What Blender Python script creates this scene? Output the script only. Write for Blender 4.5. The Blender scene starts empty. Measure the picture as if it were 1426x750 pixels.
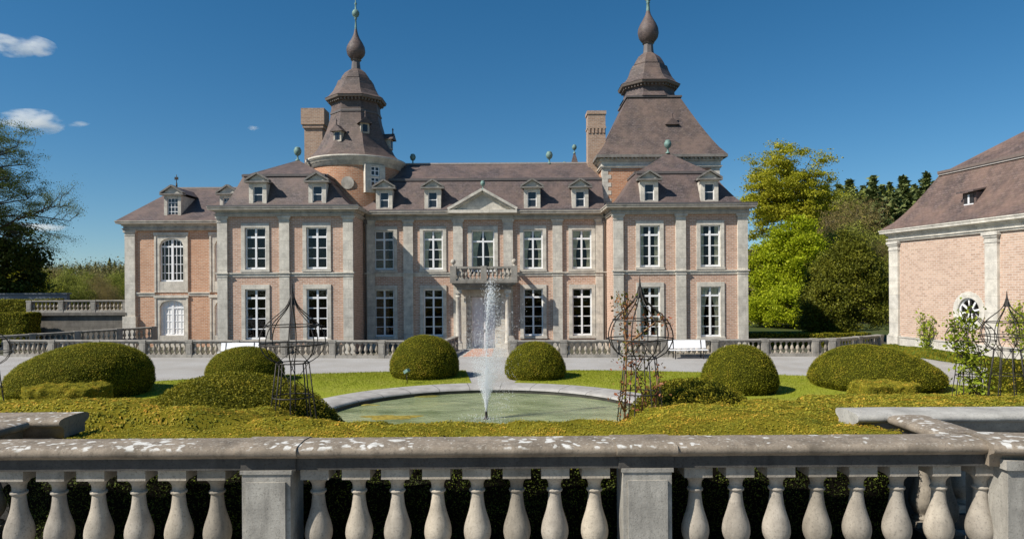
import bpy, bmesh, math, random
import numpy as np
from mathutils import Vector, Matrix, noise as mnoise

R = math.radians
rng = np.random.default_rng(7)
random.seed(7)
scene = bpy.context.scene
COL = scene.collection

# ------------------------------------------------------------------ camera
EYE = 3.75
cam_d = bpy.data.cameras.new("camera")
cam = bpy.data.objects.new("camera", cam_d)
COL.objects.link(cam)
cam_d.sensor_width = 36.0
cam_d.lens = 950 / 1426 * 36.0
cam_d.shift_y = 25 / 1426
cam_d.clip_start = 0.1
cam_d.clip_end = 9000
cam.matrix_world = Matrix.Translation((0, 0, EYE)) @ Matrix.Rotation(R(90), 4, 'X') @ Matrix.Rotation(-0.006, 4, 'Z')
scene.camera = cam

# ------------------------------------------------------------------ light
SUN_TO = Vector((-1.9, -1.0, 2.0)).normalized()
world = bpy.data.worlds.new("World")
scene.world = world
world.use_nodes = True
wn = world.node_tree.nodes
wl = world.node_tree.links
bg = wn['Background']
sky = wn.new('ShaderNodeTexSky')
sky.sky_type = 'NISHITA'
sky.sun_disc = False
sky.sun_elevation = math.asin(SUN_TO.z)
sky.sun_rotation = math.atan2(SUN_TO.x, SUN_TO.y)
sky.altitude = 300
sky.air_density = 1.0
sky.dust_density = 0.25
sky.ozone_density = 2.5
tco = wn.new('ShaderNodeTexCoord')
lift = wn.new('ShaderNodeVectorMath')      # look a little above the yellow horizon band
lift.operation = 'ADD'
lift.inputs[1].default_value = (0, 0, .03)
wl.new(tco.outputs['Generated'], lift.inputs[0])
wl.new(lift.outputs[0], sky.inputs['Vector'])
hs = wn.new('ShaderNodeHueSaturation')
hs.inputs['Hue'].default_value = .491
hs.inputs['Saturation'].default_value = 1.33
wl.new(sky.outputs[0], hs.inputs['Color'])
tint = wn.new('ShaderNodeMix'); tint.data_type = 'RGBA'; tint.blend_type = 'MULTIPLY'
tint.inputs[0].default_value = 1.0; tint.inputs[7].default_value = (.95, 1.0, 1.06, 1)
wl.new(hs.outputs[0], tint.inputs[6])
wl.new(tint.outputs[2], bg.inputs[0])
bg.inputs[1].default_value = 0.070
sun_d = bpy.data.lights.new("sun", 'SUN')
sun_d.energy = 5.0
sun_d.angle = R(0.5)
sun_d.color = (1.0, 0.94, 0.85)
sun = bpy.data.objects.new("sun", sun_d)
COL.objects.link(sun)
sun.rotation_euler = SUN_TO.to_track_quat('Z', 'Y').to_euler()
sun.location = (-40, -20, 60)
scene.view_settings.view_transform = 'Standard'
scene.view_settings.look = 'None'
scene.view_settings.gamma = 1
scene.view_settings.exposure = 0.38
scene.cycles.max_bounces = 12
scene.cycles.volume_bounces = 8
scene.cycles.transparent_max_bounces = 24

# ------------------------------------------------------------------ helpers
def X(px, d): return (px - 713) / 950 * d
def Z(py, d): return EYE + (400 - py) / 950 * d

WL = {}          # object -> world origin (unrotated things only)

def setp(o, label=None, cat=None, group=None, kind=None):
    if label: o['label'] = label
    if cat: o['category'] = cat
    if group: o['group'] = group
    if kind: o['kind'] = kind
    return o

def thing(name, label, cat, loc=(0, 0, 0), rz=0.0, group=None):
    o = bpy.data.objects.new(name, None)
    o.empty_display_size = 0.3
    COL.objects.link(o)
    o.location = loc
    o.rotation_euler = (0, 0, rz)
    setp(o, label, cat, group)
    return o

def children(o):
    return [c for c in CH.get(o.name, [])]

CH = {}
def link_mesh(name, me, parent=None):
    o = bpy.data.objects.new(name, me)
    COL.objects.link(o)
    if parent is not None:
        o.parent = parent
        CH.setdefault(parent.name, []).append(o)
    return o

def copy_tree(o, parent=None, loc=None, rz=None):
    c = o.copy()
    COL.objects.link(c)
    if parent is not None:
        c.parent = parent
        CH.setdefault(parent.name, []).append(c)
    for ch in children(o):
        copy_tree(ch, c)
    if loc is not None: c.location = loc
    if rz is not None: c.rotation_euler = (0, 0, rz)
    return c

class MB:
    """collects polygons; builds ONE mesh object (with box-projected metric uv)."""
    def __init__(s):
        s.v = []; s.f = []; s.m = []; s.sm = []
    def add(s, verts, faces, mi=0, smooth=False):
        o = len(s.v)
        s.v += [tuple(p) for p in verts]
        for f in faces:
            s.f.append(tuple(i + o for i in f)); s.m.append(mi); s.sm.append(smooth)
    def poly(s, pts, mi=0):
        s.add(pts, [tuple(range(len(pts)))], mi)
    def box(s, x0, x1, y0, y1, z0, z1, mi=0):
        if x1 < x0: x0, x1 = x1, x0
        v = [(x0,y0,z0),(x1,y0,z0),(x1,y1,z0),(x0,y1,z0),(x0,y0,z1),(x1,y0,z1),(x1,y1,z1),(x0,y1,z1)]
        s.add(v, [(3,2,1,0),(4,5,6,7),(0,1,5,4),(1,2,6,5),(2,3,7,6),(3,0,4,7)], mi)
    def hull8(s, b, t, mi=0):
        """b, t: 4 bottom and 4 top points, ccw seen from above"""
        s.add(list(b) + list(t), [(3,2,1,0),(4,5,6,7),(0,1,5,4),(1,2,6,5),(2,3,7,6),(3,0,4,7)], mi)
    def bar(s, p, q, w, h, mi=0, up=(0, 0, 1)):
        """box beam from p to q, width w (sideways), height h"""
        p = Vector(p); q = Vector(q); d = (q - p).normalized()
        side = d.cross(Vector(up))
        if side.length < 1e-4: side = d.cross(Vector((0, 1, 0)))
        side.normalize(); u = side.cross(d).normalized()
        a = side * w / 2; b = u * h / 2
        s.hull8([p - a - b, p + a - b, q + a - b, q - a - b], [p - a + b, p + a + b, q + a + b, q - a + b], mi)
    def lathe(s, prof, c=(0, 0, 0), seg=16, a0=0.0, mi=0, smooth=True, cap=True, sx=1.0, sy=1.0):
        n = len(prof); vs = []
        for r, z in prof:
            for k in range(seg):
                a = a0 + 2 * math.pi * k / seg
                vs.append((c[0] + r * math.cos(a) * sx, c[1] + r * math.sin(a) * sy, c[2] + z))
        fs = []
        for i in range(n - 1):
            for k in range(seg):
                k2 = (k + 1) % seg
                fs.append((i*seg + k, i*seg + k2, (i+1)*seg + k2, (i+1)*seg + k))
        s.add(vs, fs, mi, smooth)
        if cap:
            if prof[0][0] > 1e-4: s.add(vs[:seg][::-1], [tuple(range(seg))], mi)
            if prof[-1][0] > 1e-4: s.add(vs[-seg:], [tuple(range(seg))], mi)
    def tube(s, path, rad, seg=6, mi=0, smooth=True):
        path = [Vector(p) for p in path]; n = len(path)
        if not hasattr(rad, '__len__'): rad = [rad] * n
        vs = []; ref = None
        for i in range(n):
            t = (path[min(i+1, n-1)] - path[max(i-1, 0)])
            t = t.normalized() if t.length > 1e-9 else Vector((0, 0, 1))
            if ref is None:
                ref = Vector((1, 0, 0)) if abs(t.x) < .8 else Vector((0, 1, 0))
            a = (ref - t * ref.dot(t)).normalized(); b = t.cross(a); ref = a
            for k in range(seg):
                an = 2 * math.pi * k / seg
                vs.append(path[i] + (a * math.cos(an) + b * math.sin(an)) * rad[i])
        fs = []
        for i in range(n - 1):
            for k in range(seg):
                k2 = (k + 1) % seg
                fs.append((i*seg + k, i*seg + k2, (i+1)*seg + k2, (i+1)*seg + k))
        fs.append(tuple(range(seg))[::-1]); fs.append(tuple((n-1)*seg + k for k in range(seg)))
        s.add(vs, fs, mi, smooth)
    def ring(s, R0, z, rad, seg=28, ts=6, c=(0, 0), mi=0):
        vs = []; fs = []
        for i in range(seg):
            a = 2 * math.pi * i / seg
            for k in range(ts):
                b = 2 * math.pi * k / ts
                r = R0 + rad * math.cos(b)
                vs.append((c[0] + r * math.cos(a), c[1] + r * math.sin(a), z + rad * math.sin(b)))
        for i in range(seg):
            for k in range(ts):
                fs.append((i*ts + k, ((i+1) % seg)*ts + k, ((i+1) % seg)*ts + (k+1) % ts, i*ts + (k+1) % ts))
        s.add(vs, fs, mi, True)
    def sweep(s, prof, path, mi=0, closed_ends=True):
        """prof: (out, z) closed polygon; path: list of (point2d, miter dir2d) -> extruded moulding"""
        n = len(prof); vs = []
        for (px, py), (nx, ny) in path:
            for o, z in prof: vs.append((px + nx * o, py + ny * o, z))
        fs = []
        for i in range(len(path) - 1):
            for k in range(n):
                k2 = (k + 1) % n
                fs.append((i*n + k, (i+1)*n + k, (i+1)*n + k2, i*n + k2))
        if closed_ends:
            fs.append(tuple(range(n))); fs.append(tuple((len(path)-1)*n + k for k in range(n))[::-1])
        s.add(vs, fs, mi)
    def mesh(s, name, mats, uvfn=None, off=(0, 0, 0)):
        me = bpy.data.meshes.new(name)
        ov = Vector(off)
        me.from_pydata([tuple(Vector(p) - ov) for p in s.v], [], s.f)
        mats = mats if isinstance(mats, (list, tuple)) else [mats]
        for m in mats: me.materials.append(m)
        me.polygons.foreach_set('material_index', s.m)
        me.polygons.foreach_set('use_smooth', s.sm)
        me.update()
        uv = me.uv_layers.new(name='UVMap').data
        for p in me.polygons:
            n = p.normal
            if abs(n.z) > .97: t = Vector((1, 0, 0)); b = Vector((0, 1, 0))
            else:
                t = Vector((-n.y, n.x, 0)).normalized(); b = n.cross(t)
            for li in p.loop_indices:
                co = Vector(s.v[me.loops[li].vertex_index])
                uv[li].uv = uvfn(co, n) if uvfn else (co.dot(t), co.dot(b))
        return me
    def build(s, name, mats, parent=None, at=None, uvfn=None, rel=False):
        """verts are in world coords (rel=False) or in the parent's coords (rel=True)"""
        vs = np.array([tuple(p) for p in s.v])
        lo = vs.min(0); hi = vs.max(0)
        org = Vector(((lo[0]+hi[0])/2, (lo[1]+hi[1])/2, lo[2])) if at is None else Vector(at)
        me = s.mesh(name, mats, uvfn, org)
        o = link_mesh(name, me, parent)
        pw = Vector((0, 0, 0))
        if parent is not None: pw = WL.get(parent.name, Vector((0, 0, 0)))
        o.location = org - pw
        WL[o.name] = org
        return o

def np_mesh(name, V, F, mats, mi=None, smooth=None):
    """V (n,3) array, F list of arrays each (m,k) of polygons with k corners"""
    me = bpy.data.meshes.new(name)
    V = np.asarray(V, dtype=np.float32)
    me.vertices.add(len(V)); me.vertices.foreach_set('co', V.ravel())
    loops = np.concatenate([f.ravel() for f in F]).astype(np.int32)
    tot = np.concatenate([np.full(len(f), f.shape[1], dtype=np.int32) for f in F])
    st = np.concatenate([[0], np.cumsum(tot)[:-1]]).astype(np.int32)
    me.loops.add(len(loops)); me.loops.foreach_set('vertex_index', loops)
    me.polygons.add(len(tot)); me.polygons.foreach_set('loop_start', st); me.polygons.foreach_set('loop_total', tot)
    for m in (mats if isinstance(mats, (list, tuple)) else [mats]): me.materials.append(m)
    if mi is not None: me.polygons.foreach_set('material_index', np.asarray(mi, dtype=np.int32))
    if smooth is not None: me.polygons.foreach_set('use_smooth', np.asarray(smooth, dtype=bool))
    me.update(calc_edges=True); me.validate()
    return me

def leaf_quads(P, size, nrm=None, tilt=1.0, aspect=0.55, vary=0.35):
    """one bent diamond (2 tris) per point. returns V, F(tri)"""
    n = len(P)
    N = rng.normal(size=(n, 3))
    if nrm is not None: N = nrm + tilt * N * 0.6
    else: N[:, 2] = np.abs(N[:, 2]) + 0.3
    N /= np.linalg.norm(N, axis=1, keepdims=True) + 1e-9
    T = rng.normal(size=(n, 3)); T -= N * (T * N).sum(1, keepdims=True)
    T /= np.linalg.norm(T, axis=1, keepdims=True) + 1e-9
    B = np.cross(N, T)
    s = (np.asarray(size) * (1 + vary * rng.normal(size=n).clip(-2, 2)))[:, None]
    a = T * s * .5; b = B * s * .5 * aspect
    V = np.stack([P - a, P + b + N * s * .08, P + a, P - b + N * s * .08], 1).reshape(-1, 3)
    i = np.arange(n)[:, None] * 4
    F = np.concatenate([i + [[0, 1, 2]], i + [[0, 2, 3]]], 0)
    return V, F

# ------------------------------------------------------------------ materials
class N:
    def __init__(s, name, rough=0.7, spec=0.3):
        s.m = bpy.data.materials.new(name); s.m.use_nodes = True
        s.t = s.m.node_tree; s.n = s.t.nodes; s.b = s.n['Principled BSDF']
        s.b.inputs['Roughness'].default_value = rough
        s.b.inputs['Specular IOR Level'].default_value = spec
    def add(s, t, **kw):
        n = s.n.new(t)
        for k, v in kw.items(): setattr(n, k, v)
        return n
    def link(s, a, b): s.t.links.new(a, b)
    def pos(s): return s.add('ShaderNodeNewGeometry').outputs['Position']
    def uv(s): return s.add('ShaderNodeTexCoord').outputs['UV']
    def noise(s, scale, detail=4, rough=.55, vec=None, stretch=None):
        n = s.add('ShaderNodeTexNoise'); n.inputs['Scale'].default_value = scale
        n.inputs['Detail'].default_value = detail; n.inputs['Roughness'].default_value = rough
        v = vec if vec is not None else s.pos()
        if stretch:
            mp = s.add('ShaderNodeMapping'); mp.inputs['Scale'].default_value = stretch
            s.link(v, mp.inputs['Vector']); v = mp.outputs[0]
        s.link(v, n.inputs['Vector'])
        return n.outputs['Fac']
    def ramp(s, fac, stops, interp='LINEAR'):
        r = s.add('ShaderNodeValToRGB'); r.color_ramp.interpolation = interp
        e = r.color_ramp.elements
        while len(e) < len(stops): e.new(0.5)
        for el, (p, c) in zip(e, stops):
            el.position = p; el.color = (c[0], c[1], c[2], 1) if hasattr(c, '__len__') else (c, c, c, 1)
        s.link(fac, r.inputs[0]); return r.outputs[0]
    def mix(s, fac, a, b, mode='MIX'):
        m = s.add('ShaderNodeMix', data_type='RGBA', blend_type=mode)
        for i, v in ((0, fac), (6, a), (7, b)):
            if isinstance(v, bpy.types.NodeSocket): s.link(v, m.inputs[i])
            elif hasattr(v, '__len__'): m.inputs[i].default_value = (v[0], v[1], v[2], 1)
            else: m.inputs[i].default_value = v
        return m.outputs[2]
    def math(s, op, a, b=None):
        m = s.add('ShaderNodeMath', operation=op)
        for i, v in ((0, a), (1, b)):
            if v is None: continue
            if isinstance(v, bpy.types.NodeSocket): s.link(v, m.inputs[i])
            else: m.inputs[i].default_value = v
        return m.outputs[0]
    def base(s, c):
        if isinstance(c, bpy.types.NodeSocket): s.link(c, s.b.inputs['Base Color'])
        else: s.b.inputs['Base Color'].default_value = (c[0], c[1], c[2], 1)
    def bump(s, h, strength=.3, dist=.02):
        b = s.add('ShaderNodeBump'); b.inputs['Strength'].default_value = strength
        b.inputs['Distance'].default_value = dist
        s.link(h, b.inputs['Height']); s.link(b.outputs[0], s.b.inputs['Normal'])
    def island(s): return s.add('ShaderNodeNewGeometry').outputs['Random Per Island']

def m_plain(name, c, rough=.6, spec=.3, metal=0.0, var=.12, scale=6):
    m = N(name, rough, spec)
    m.base(m.mix(m.ramp(m.noise(scale, 5), [(.3, 0), (.7, 1)]), [x * (1 - var) for x in c], [min(1, x * (1 + var)) for x in c]))
    m.b.inputs['Metallic'].default_value = metal
    return m.m

def m_brick(name, c1, c2, mortar, stain=.5):
    m = N(name, .85, .15)
    t = m.add('ShaderNodeTexBrick'); m.link(m.uv(), t.inputs['Vector'])
    t.inputs['Scale'].default_value = 1.0
    t.inputs['Brick Width'].default_value = .32; t.inputs['Row Height'].default_value = .115
    t.inputs['Mortar Size'].default_value = .018; t.inputs['Mortar Smooth'].default_value = .3
    t.inputs['Bias'].default_value = -.1
    t.inputs['Color1'].default_value = (*c1, 1); t.inputs['Color2'].default_value = (*c2, 1)
    t.inputs['Mortar'].default_value = (*mortar, 1)
    nb = m.noise(.55, 6, .6); c = m.mix(m.ramp(nb, [(.35, 0), (.7, 1)]), t.outputs['Color'], [x * .72 for x in c1], 'MIX')
    c = m.mix(m.math('MULTIPLY', m.ramp(nb, [(.3, 0), (.75, 1)]), stain), t.outputs['Color'], c)
    fine = m.noise(3.5, 6, .7)
    c = m.mix(m.math('MULTIPLY', m.ramp(fine, [(.48, 0), (.72, 1)]), .28), c, (.54, .44, .34))
    blot = m.noise(9, 3, .6)
    c = m.mix(m.math('MULTIPLY', m.ramp(blot, [(.55, 0), (.7, 1)]), .5), c, [x * .55 for x in c1])
    m.base(c); m.bump(t.outputs['Fac'], -.4, .012)
    return m.m

def m_stone(name, c, dark=.55, streak=.5, joints=None, lichen=0.0, rough=.85, scale=1.0, vary=False):
    m = N(name, rough, .2)
    n1 = m.noise(2.2 * scale, 7, .65)
    col = m.mix(m.ramp(n1, [(.32, 0), (.68, 1)]), [x * .70 for x in c], [min(1, x * 1.18) for x in c])
    st = m.noise(1.6 * scale, 6, .65, stretch=(1.6, 1.6, .22))
    col = m.mix(m.math('MULTIPLY', m.ramp(st, [(.5, 0), (.72, 1)]), streak), col, [x * dark for x in c])
    sp = m.noise(26 * scale, 3, .7)
    col = m.mix(m.math('MULTIPLY', m.ramp(sp, [(.55, 0), (.66, 1)]), .55), col, [x * .38 for x in c])
    if joints:
        t = m.add('ShaderNodeTexBrick'); m.link(m.uv(), t.inputs['Vector'])
        t.inputs['Brick Width'].default_value = joints[0]; t.inputs['Row Height'].default_value = joints[1]
        t.inputs['Mortar Size'].default_value = .008; t.inputs['Scale'].default_value = 1
        t.inputs['Color1'].default_value = (.92, .92, .92, 1); t.inputs['Color2'].default_value = (1.08, 1.07, 1.04, 1); t.inputs['Mortar'].default_value = (.62, .6, .57, 1)
        col = m.mix(1.0, col, t.outputs['Color'], 'MULTIPLY')
    if lichen:
        # pale lichen rosettes on the upward faces
        up = m.add('ShaderNodeSeparateXYZ'); m.link(m.add('ShaderNodeNewGeometry').outputs['Normal'], up.inputs[0])
        upf = m.ramp(up.outputs['Z'], [(.35, 0), (.9, 1)])
        v = m.add('ShaderNodeTexVoronoi', feature='SMOOTH_F1'); v.inputs['Scale'].default_value = 15
        v.inputs['Randomness'].default_value = 1.0
        wob = m.add('ShaderNodeTexNoise'); wob.inputs['Scale'].default_value = 14; wob.inputs['Detail'].default_value = 5
        pv = m.pos(); m.link(pv, wob.inputs['Vector'])
        ad = m.add('ShaderNodeVectorMath', operation='MULTIPLY_ADD'); m.link(wob.outputs['Color'], ad.inputs[0])
        ad.inputs[1].default_value = (.09, .09, .09); m.link(pv, ad.inputs[2]); m.link(ad.outputs[0], v.inputs['Vector'])
        big = m.noise(1.7, 4, .6)
        th = m.math('MULTIPLY', m.ramp(big, [(.36, .12), (.60, 1)]), .40)
        edge = m.math('MULTIPLY', m.noise(60, 3, .8), .22)
        lf = m.ramp(m.math('ADD', m.math('SUBTRACT', th, v.outputs['Distance']), m.math('SUBTRACT', edge, .11)), [(.0, 0), (.09, 1)])
        col = m.mix(m.math('MULTIPLY', m.math('MULTIPLY', lf, upf), lichen * .9), col, m.ramp(m.noise(16, 5, .75), [(.3, (.36, .35, .31)), (.5, (.60, .59, .55)), (.7, (.74, .73, .69))]))
        fl = m.noise(38, 4, .7)
        col = m.mix(m.math('MULTIPLY', m.math('MULTIPLY', m.ramp(fl, [(.55, 0), (.68, 1)]), upf), .5 * lichen), col, (.55, .53, .47))
    if vary:
        oi = m.add('ShaderNodeObjectInfo'); col = m.mix(1.0, col, m.ramp(oi.outputs['Random'], [(0, (.72, .71, .68)), (.5, (1, 1, 1)), (1, (1.18, 1.15, 1.08))]), 'MULTIPLY')
    m.base(col)
    m.bump(m.noise(34 * scale, 6, .7), .35, .012)
    return m.m

def m_rim():
    m = N('pond_rim_stone', .85, .2)
    n1 = m.noise(2.4, 7, .65)
    c = m.ramp(n1, [(.32, (.27, .255, .235)), (.68, (.40, .385, .36))])
    c = m.mix(m.math('MULTIPLY', m.ramp(m.noise(22, 4, .7), [(.55, 0), (.68, 1)]), .4), c, (.2, .19, .17))
    sp = m.add('ShaderNodeSeparateXYZ'); m.link(m.pos(), sp.inputs[0])
    a = m.math('ARCTAN2', m.math('SUBTRACT', sp.outputs['Y'], 19.8), m.math('SUBTRACT', sp.outputs['X'], -.77))
    f = m.math('FRACT', m.math('ADD', m.math('MULTIPLY', a, 28 / 6.28318), 20.3))
    c = m.mix(m.math('MULTIPLY', m.math('LESS_THAN', f, .022), .85), c, (.08, .075, .07))
    m.base(c); m.bump(m.noise(40, 5, .7), .3, .012); return m.m

def m_slate(name, c):
    m = N(name, .62, .3)
    t = m.add('ShaderNodeTexBrick'); m.link(m.uv(), t.inputs['Vector'])
    t.inputs['Brick Width'].default_value = .24; t.inputs['Row Height'].default_value = .14
    t.inputs['Mortar Size'].default_value = .012; t.inputs['Scale'].default_value = 1; t.inputs['Bias'].default_value = .0
    t.inputs['Color1'].default_value = (*[x * .68 for x in c], 1); t.inputs['Color2'].default_value = (*[x * 1.28 for x in c], 1)
    t.inputs['Mortar'].default_value = (*[x * .35 for x in c], 1)
    n = m.noise(.7, 7, .65)
    col = m.mix(m.math('MULTIPLY', m.ramp(n, [(.38, 0), (.66, 1)]), .8), t.outputs['Color'], (c[0]*1.65, c[1]*1.45, c[2]*1.25))
    n2 = m.noise(1.3, 6, .7, stretch=(1.5, 1.5, .3))
    col = m.mix(m.math('MULTIPLY', m.ramp(n2, [(.5, 0), (.72, 1)]), .55), col, (c[0]*.50, c[1]*.52, c[2]*.50))
    n3 = m.noise(4.5, 5, .7)
    col = m.mix(m.math('MULTIPLY', m.ramp(n3, [(.56, 0), (.72, 1)]), .30), col, (.20, .17, .09))
    m.base(col); m.bump(t.outputs['Fac'], -.5, .02)
    return m.m

def m_leaf(name, stops, rough=.5, trans=.25, nscale=.8, nmix=.5, spec=.3):
    """colour varies per leaf and in natural patches of young and old growth"""
    m = N(name, rough, spec * .4)
    f = m.math('ADD', m.math('MULTIPLY', m.island(), 1 - nmix), m.math('MULTIPLY', m.ramp(m.noise(nscale, 5, .65), [(.3, 0), (.7, 1)]), nmix))
    c = m.ramp(f, stops); m.base(c)
    if trans:
        tr = m.add('ShaderNodeBsdfTranslucent'); m.link(c, tr.inputs['Color'])
        mx = m.add('ShaderNodeMixShader'); mx.inputs[0].default_value = trans
        m.link(m.b.outputs[0], mx.inputs[1]); m.link(tr.outputs[0], mx.inputs[2])
        m.link(mx.outputs[0], m.n['Material Output'].inputs['Surface'])
    return m.m

BRICK = m_brick('pink_brick', (.56, .345, .245), (.36, .21, .145), (.60, .52, .44))
BRICK_A = m_brick('annex_brick', (.58, .315, .19), (.40, .19, .105), (.58, .48, .38))
BRICK_T = m_brick('orange_brick', (.52, .245, .135), (.36, .155, .08), (.48, .38, .28), .6)
BRICK_Y = m_brick('yellow_brick', (.40, .265, .185), (.25, .16, .115), (.42, .36, .30), .6)
BRICK_S = m_brick('stable_brick', (.55, .36, .25), (.43, .26, .175), (.56, .48, .39), .4)
STONE = m_stone('grey_stone', (.60, .56, .49), .55, .4, joints=(3.0, .62))
STONE_D = m_stone('weathered_cornice_stone', (.47, .425, .36), .42, .65)
STONE_L = m_stone('pale_stone', (.60, .56, .49), .6, .35, joints=(3.0, .7))
STONE_F = m_stone('baluster_stone', (.37, .33, .275), .42, .7, scale=2.2, vary=True)
STONE_R = m_stone('lichen_rail_stone', (.255, .21, .16), .34, .8, lichen=1.0, scale=2.0)
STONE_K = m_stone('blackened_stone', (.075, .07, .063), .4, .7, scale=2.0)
STONE_W = m_stone('sooty_wall_stone', (.17, .155, .135), .4, .7, joints=(.9, .35))
STONE_B = m_stone('balustrade_stone', (.30, .28, .245), .45, .7)
RIM = m_rim()
SLATE = m_slate('purple_slate', (.106, .084, .082))
SLATE_T = m_slate('mossy_tower_slate', (.112, .088, .081))
DORM = m_stone('dormer_cap_stone', (.22, .205, .185), .5, .6)
LEAD = m_plain('lead_and_break_shadow', (.12, .105, .10), .55, .35)  # darkened so the break moulding carries the shadow line under the upper roof
COPPER = m_plain('verdigris_copper', (.16, .25, .22), .7, .3, .2, .25)
WHITE = m_plain('white_paint', (.80, .80, .80), .45, .4, 0, .03)
DOORW = m_plain('door_paint', (.74, .71, .72), .5, .4, 0, .03)
IRON = m_plain('rusty_dark_iron', (.045, .040, .036), .55, .4, .5, .4, 20)
ROOM_SHADE = m_plain('room_shade', (.012, .011, .010), .9, .0)  # near-black puts the dimness of unlit rooms into the colour
CURTAIN = m_plain('cream_curtain', (.80, .74, .52), .9, .05, 0, .25, 3)
CURTAIN_W = m_plain('white_blind', (.85, .83, .80), .8, .1, 0, .04)
PIPE = m_plain('drain_pipe_zinc', (.14, .13, .125), .5, .4, .3)
def m_glass():
    m = N('window_glass')
    g = m.add('ShaderNodeBsdfGlossy'); g.inputs['Roughness'].default_value = .03
    tr = m.add('ShaderNodeBsdfTransparent'); tr.inputs['Color'].default_value = (.86, .88, .87, 1)
    fr = m.add('ShaderNodeFresnel'); fr.inputs['IOR'].default_value = 1.6
    b = m.add('ShaderNodeBump'); b.inputs['Strength'].default_value = .12; b.inputs['Distance'].default_value = .05
    m.link(m.noise(1.8, 2), b.inputs['Height']); m.link(b.outputs[0], g.inputs['Normal'])
    mx = m.add('ShaderNodeMixShader'); m.link(m.math('MULTIPLY', fr.outputs[0], .75), mx.inputs[0])
    m.link(tr.outputs[0], mx.inputs[1]); m.link(g.outputs[0], mx.inputs[2])
    m.link(mx.outputs[0], m.n['Material Output'].inputs['Surface'])
    return m.m
GLASS = m_glass()
# ================================================================== GROUND
def sheet(name, pts, z, mat, label=None):
    mb = MB(); mb.poly([(x, y, z) for x, y in pts]); o = mb.build(name, mat)
    return setp(o, kind='structure', label=label)

def m_ground():
    m = N('rough_grass_ground', .9, .1)
    m.base(m.ramp(m.noise(.12, 8, .65), [(.3, (.035, .05, .012)), (.55, (.06, .075, .02)), (.75, (.085, .075, .035))]))
    return m.m
def m_gravel():
    m = N('pale_gravel', .95, .1)
    f = m.noise(38, 5, .75); b = m.noise(.45, 6, .6)
    c = m.ramp(f, [(.3, (.20, .195, .185)), (.5, (.37, .36, .345)), (.72, (.50, .485, .465))])
    c = m.mix(m.math('MULTIPLY', m.ramp(b, [(.38, 0), (.66, 1)]), .6), c, (.27, .25, .22))
    m.base(c); m.bump(m.noise(60, 3, .7), .5, .02)
    return m.m
GRAVEL = m_gravel()
# one sheet to the horizon
sheet('ground', [(-3000, -600), (3000, -600), (3000, 5000), (-3000, 5000)], -.5, m_ground())
# forecourt: gravel platform, its retaining edge stands under the balustrade
mb = MB()
FC = [(-60, 5.0), (60, 5.0), (60, 37.1), (-6, 37.1), (-23, 38.1), (-34, 40.4), (-60, 44.5)]
PCX, PCY = -.77, 19.8
angs = sorted([2 * math.pi * i / 72 - math.pi for i in range(72)] + [math.atan2(y - PCY, x - PCX) for x, y in FC])
def ray_hit(a):
    dx, dy = math.cos(a), math.sin(a); best = None
    for (x0, y0), (x1, y1) in zip(FC, FC[1:] + FC[:1]):
        ex, ey = x1 - x0, y1 - y0; den = dx * ey - dy * ex
        if abs(den) < 1e-9: continue
        t = ((x0 - PCX) * ey - (y0 - PCY) * ex) / den; u = ((x0 - PCX) * dy - (y0 - PCY) * dx) / den
        if t > 0 and -1e-6 <= u <= 1 + 1e-6: best = t if best is None else min(best, t)
    return (PCX + dx * best, PCY + dy * best)
n = len(angs)
mb.add([(PCX + 5.3 * math.cos(a), PCY + 5.3 * math.sin(a), 0) for a in angs] + [(*ray_hit(a), 0) for a in angs] + [(*ray_hit(a), -.5) for a in angs],
       [(i, n + i, n + (i + 1) % n, (i + 1) % n) for i in range(n)] + [(n + i, 2*n + i, 2*n + (i + 1) % n, n + (i + 1) % n) for i in range(n)])
setp(mb.build('forecourt', GRAVEL), kind='structure')
sheet('court', [(-40, 38.2), (30, 38.2), (30, 60), (-40, 60)], -.46, m_plain('court_shade_paving', (.085, .085, .06), .9, .1, 0, .4, 2))  # darkened so the shade behind the balustrade sits in its colour
# terrace the photograph is taken from
mb = MB(); mb.box(-9, 9, -12, 6.95, -.2, 1.46)
setp(mb.build('terrace', m_stone('terrace_paving', (.36, .34, .31), joints=(.6, .6))), kind='structure')

# ================================================================== CHATEAU
CH_ROOT = thing('chateau', 'long red brick mansion with slate mansard roofs, two tall onion spires and a central balcony', 'mansion', (-1.9, 47, -.46))
WL[CH_ROOT.name] = Vector((-1.9, 47, -.46))
C = CH_ROOT

def facade_wall(name, parent, x0, x1, y, z0, z1, openings, mat, rel=False):
    xs = sorted({x0, x1} | {v for o in openings for v in o[:2]})
    zs = sorted({z0, z1} | {v for o in openings for v in o[2:]})
    mb = MB()
    for a, b in zip(xs, xs[1:]):
        for c, d in zip(zs, zs[1:]):
            mx, mz = (a + b) / 2, (c + d) / 2
            if any(o[0] < mx < o[1] and o[2] < mz < o[3] for o in openings): continue
            mb.poly([(a, y, c), (b, y, c), (b, y, d), (a, y, d)])
    return mb.build(name, mat, parent)

def curtain_mesh(xc, y, w, z0, z1, kind):
    mb = MB()
    for s in (-1, 1):
        n = 12; rows = 9; vs = []
        for j in range(rows + 1):
            t = j / rows; z = z1 + (z0 - z1) * t
            k = 1.0 if kind == 'straight' else (1 - .58 * math.sin(min(1, t / .72) * math.pi / 2) if t < .72 else .42 + .1 * (t - .72) / .28)
            inner = (.44 if kind == 'straight' else .98) * k
            for i in range(n + 1):
                u = i / n
                xx = xc + s * w / 2 * (1 - u * inner)
                vs.append((xx, y + .035 * math.sin(u * 26 + j * .15), z))
        fs = [(j*(n+1) + i, j*(n+1) + i + 1, (j+1)*(n+1) + i + 1, (j+1)*(n+1) + i) for j in range(rows) for i in range(n)]
        mb.add(vs, fs, 0, True)
    return mb

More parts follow.
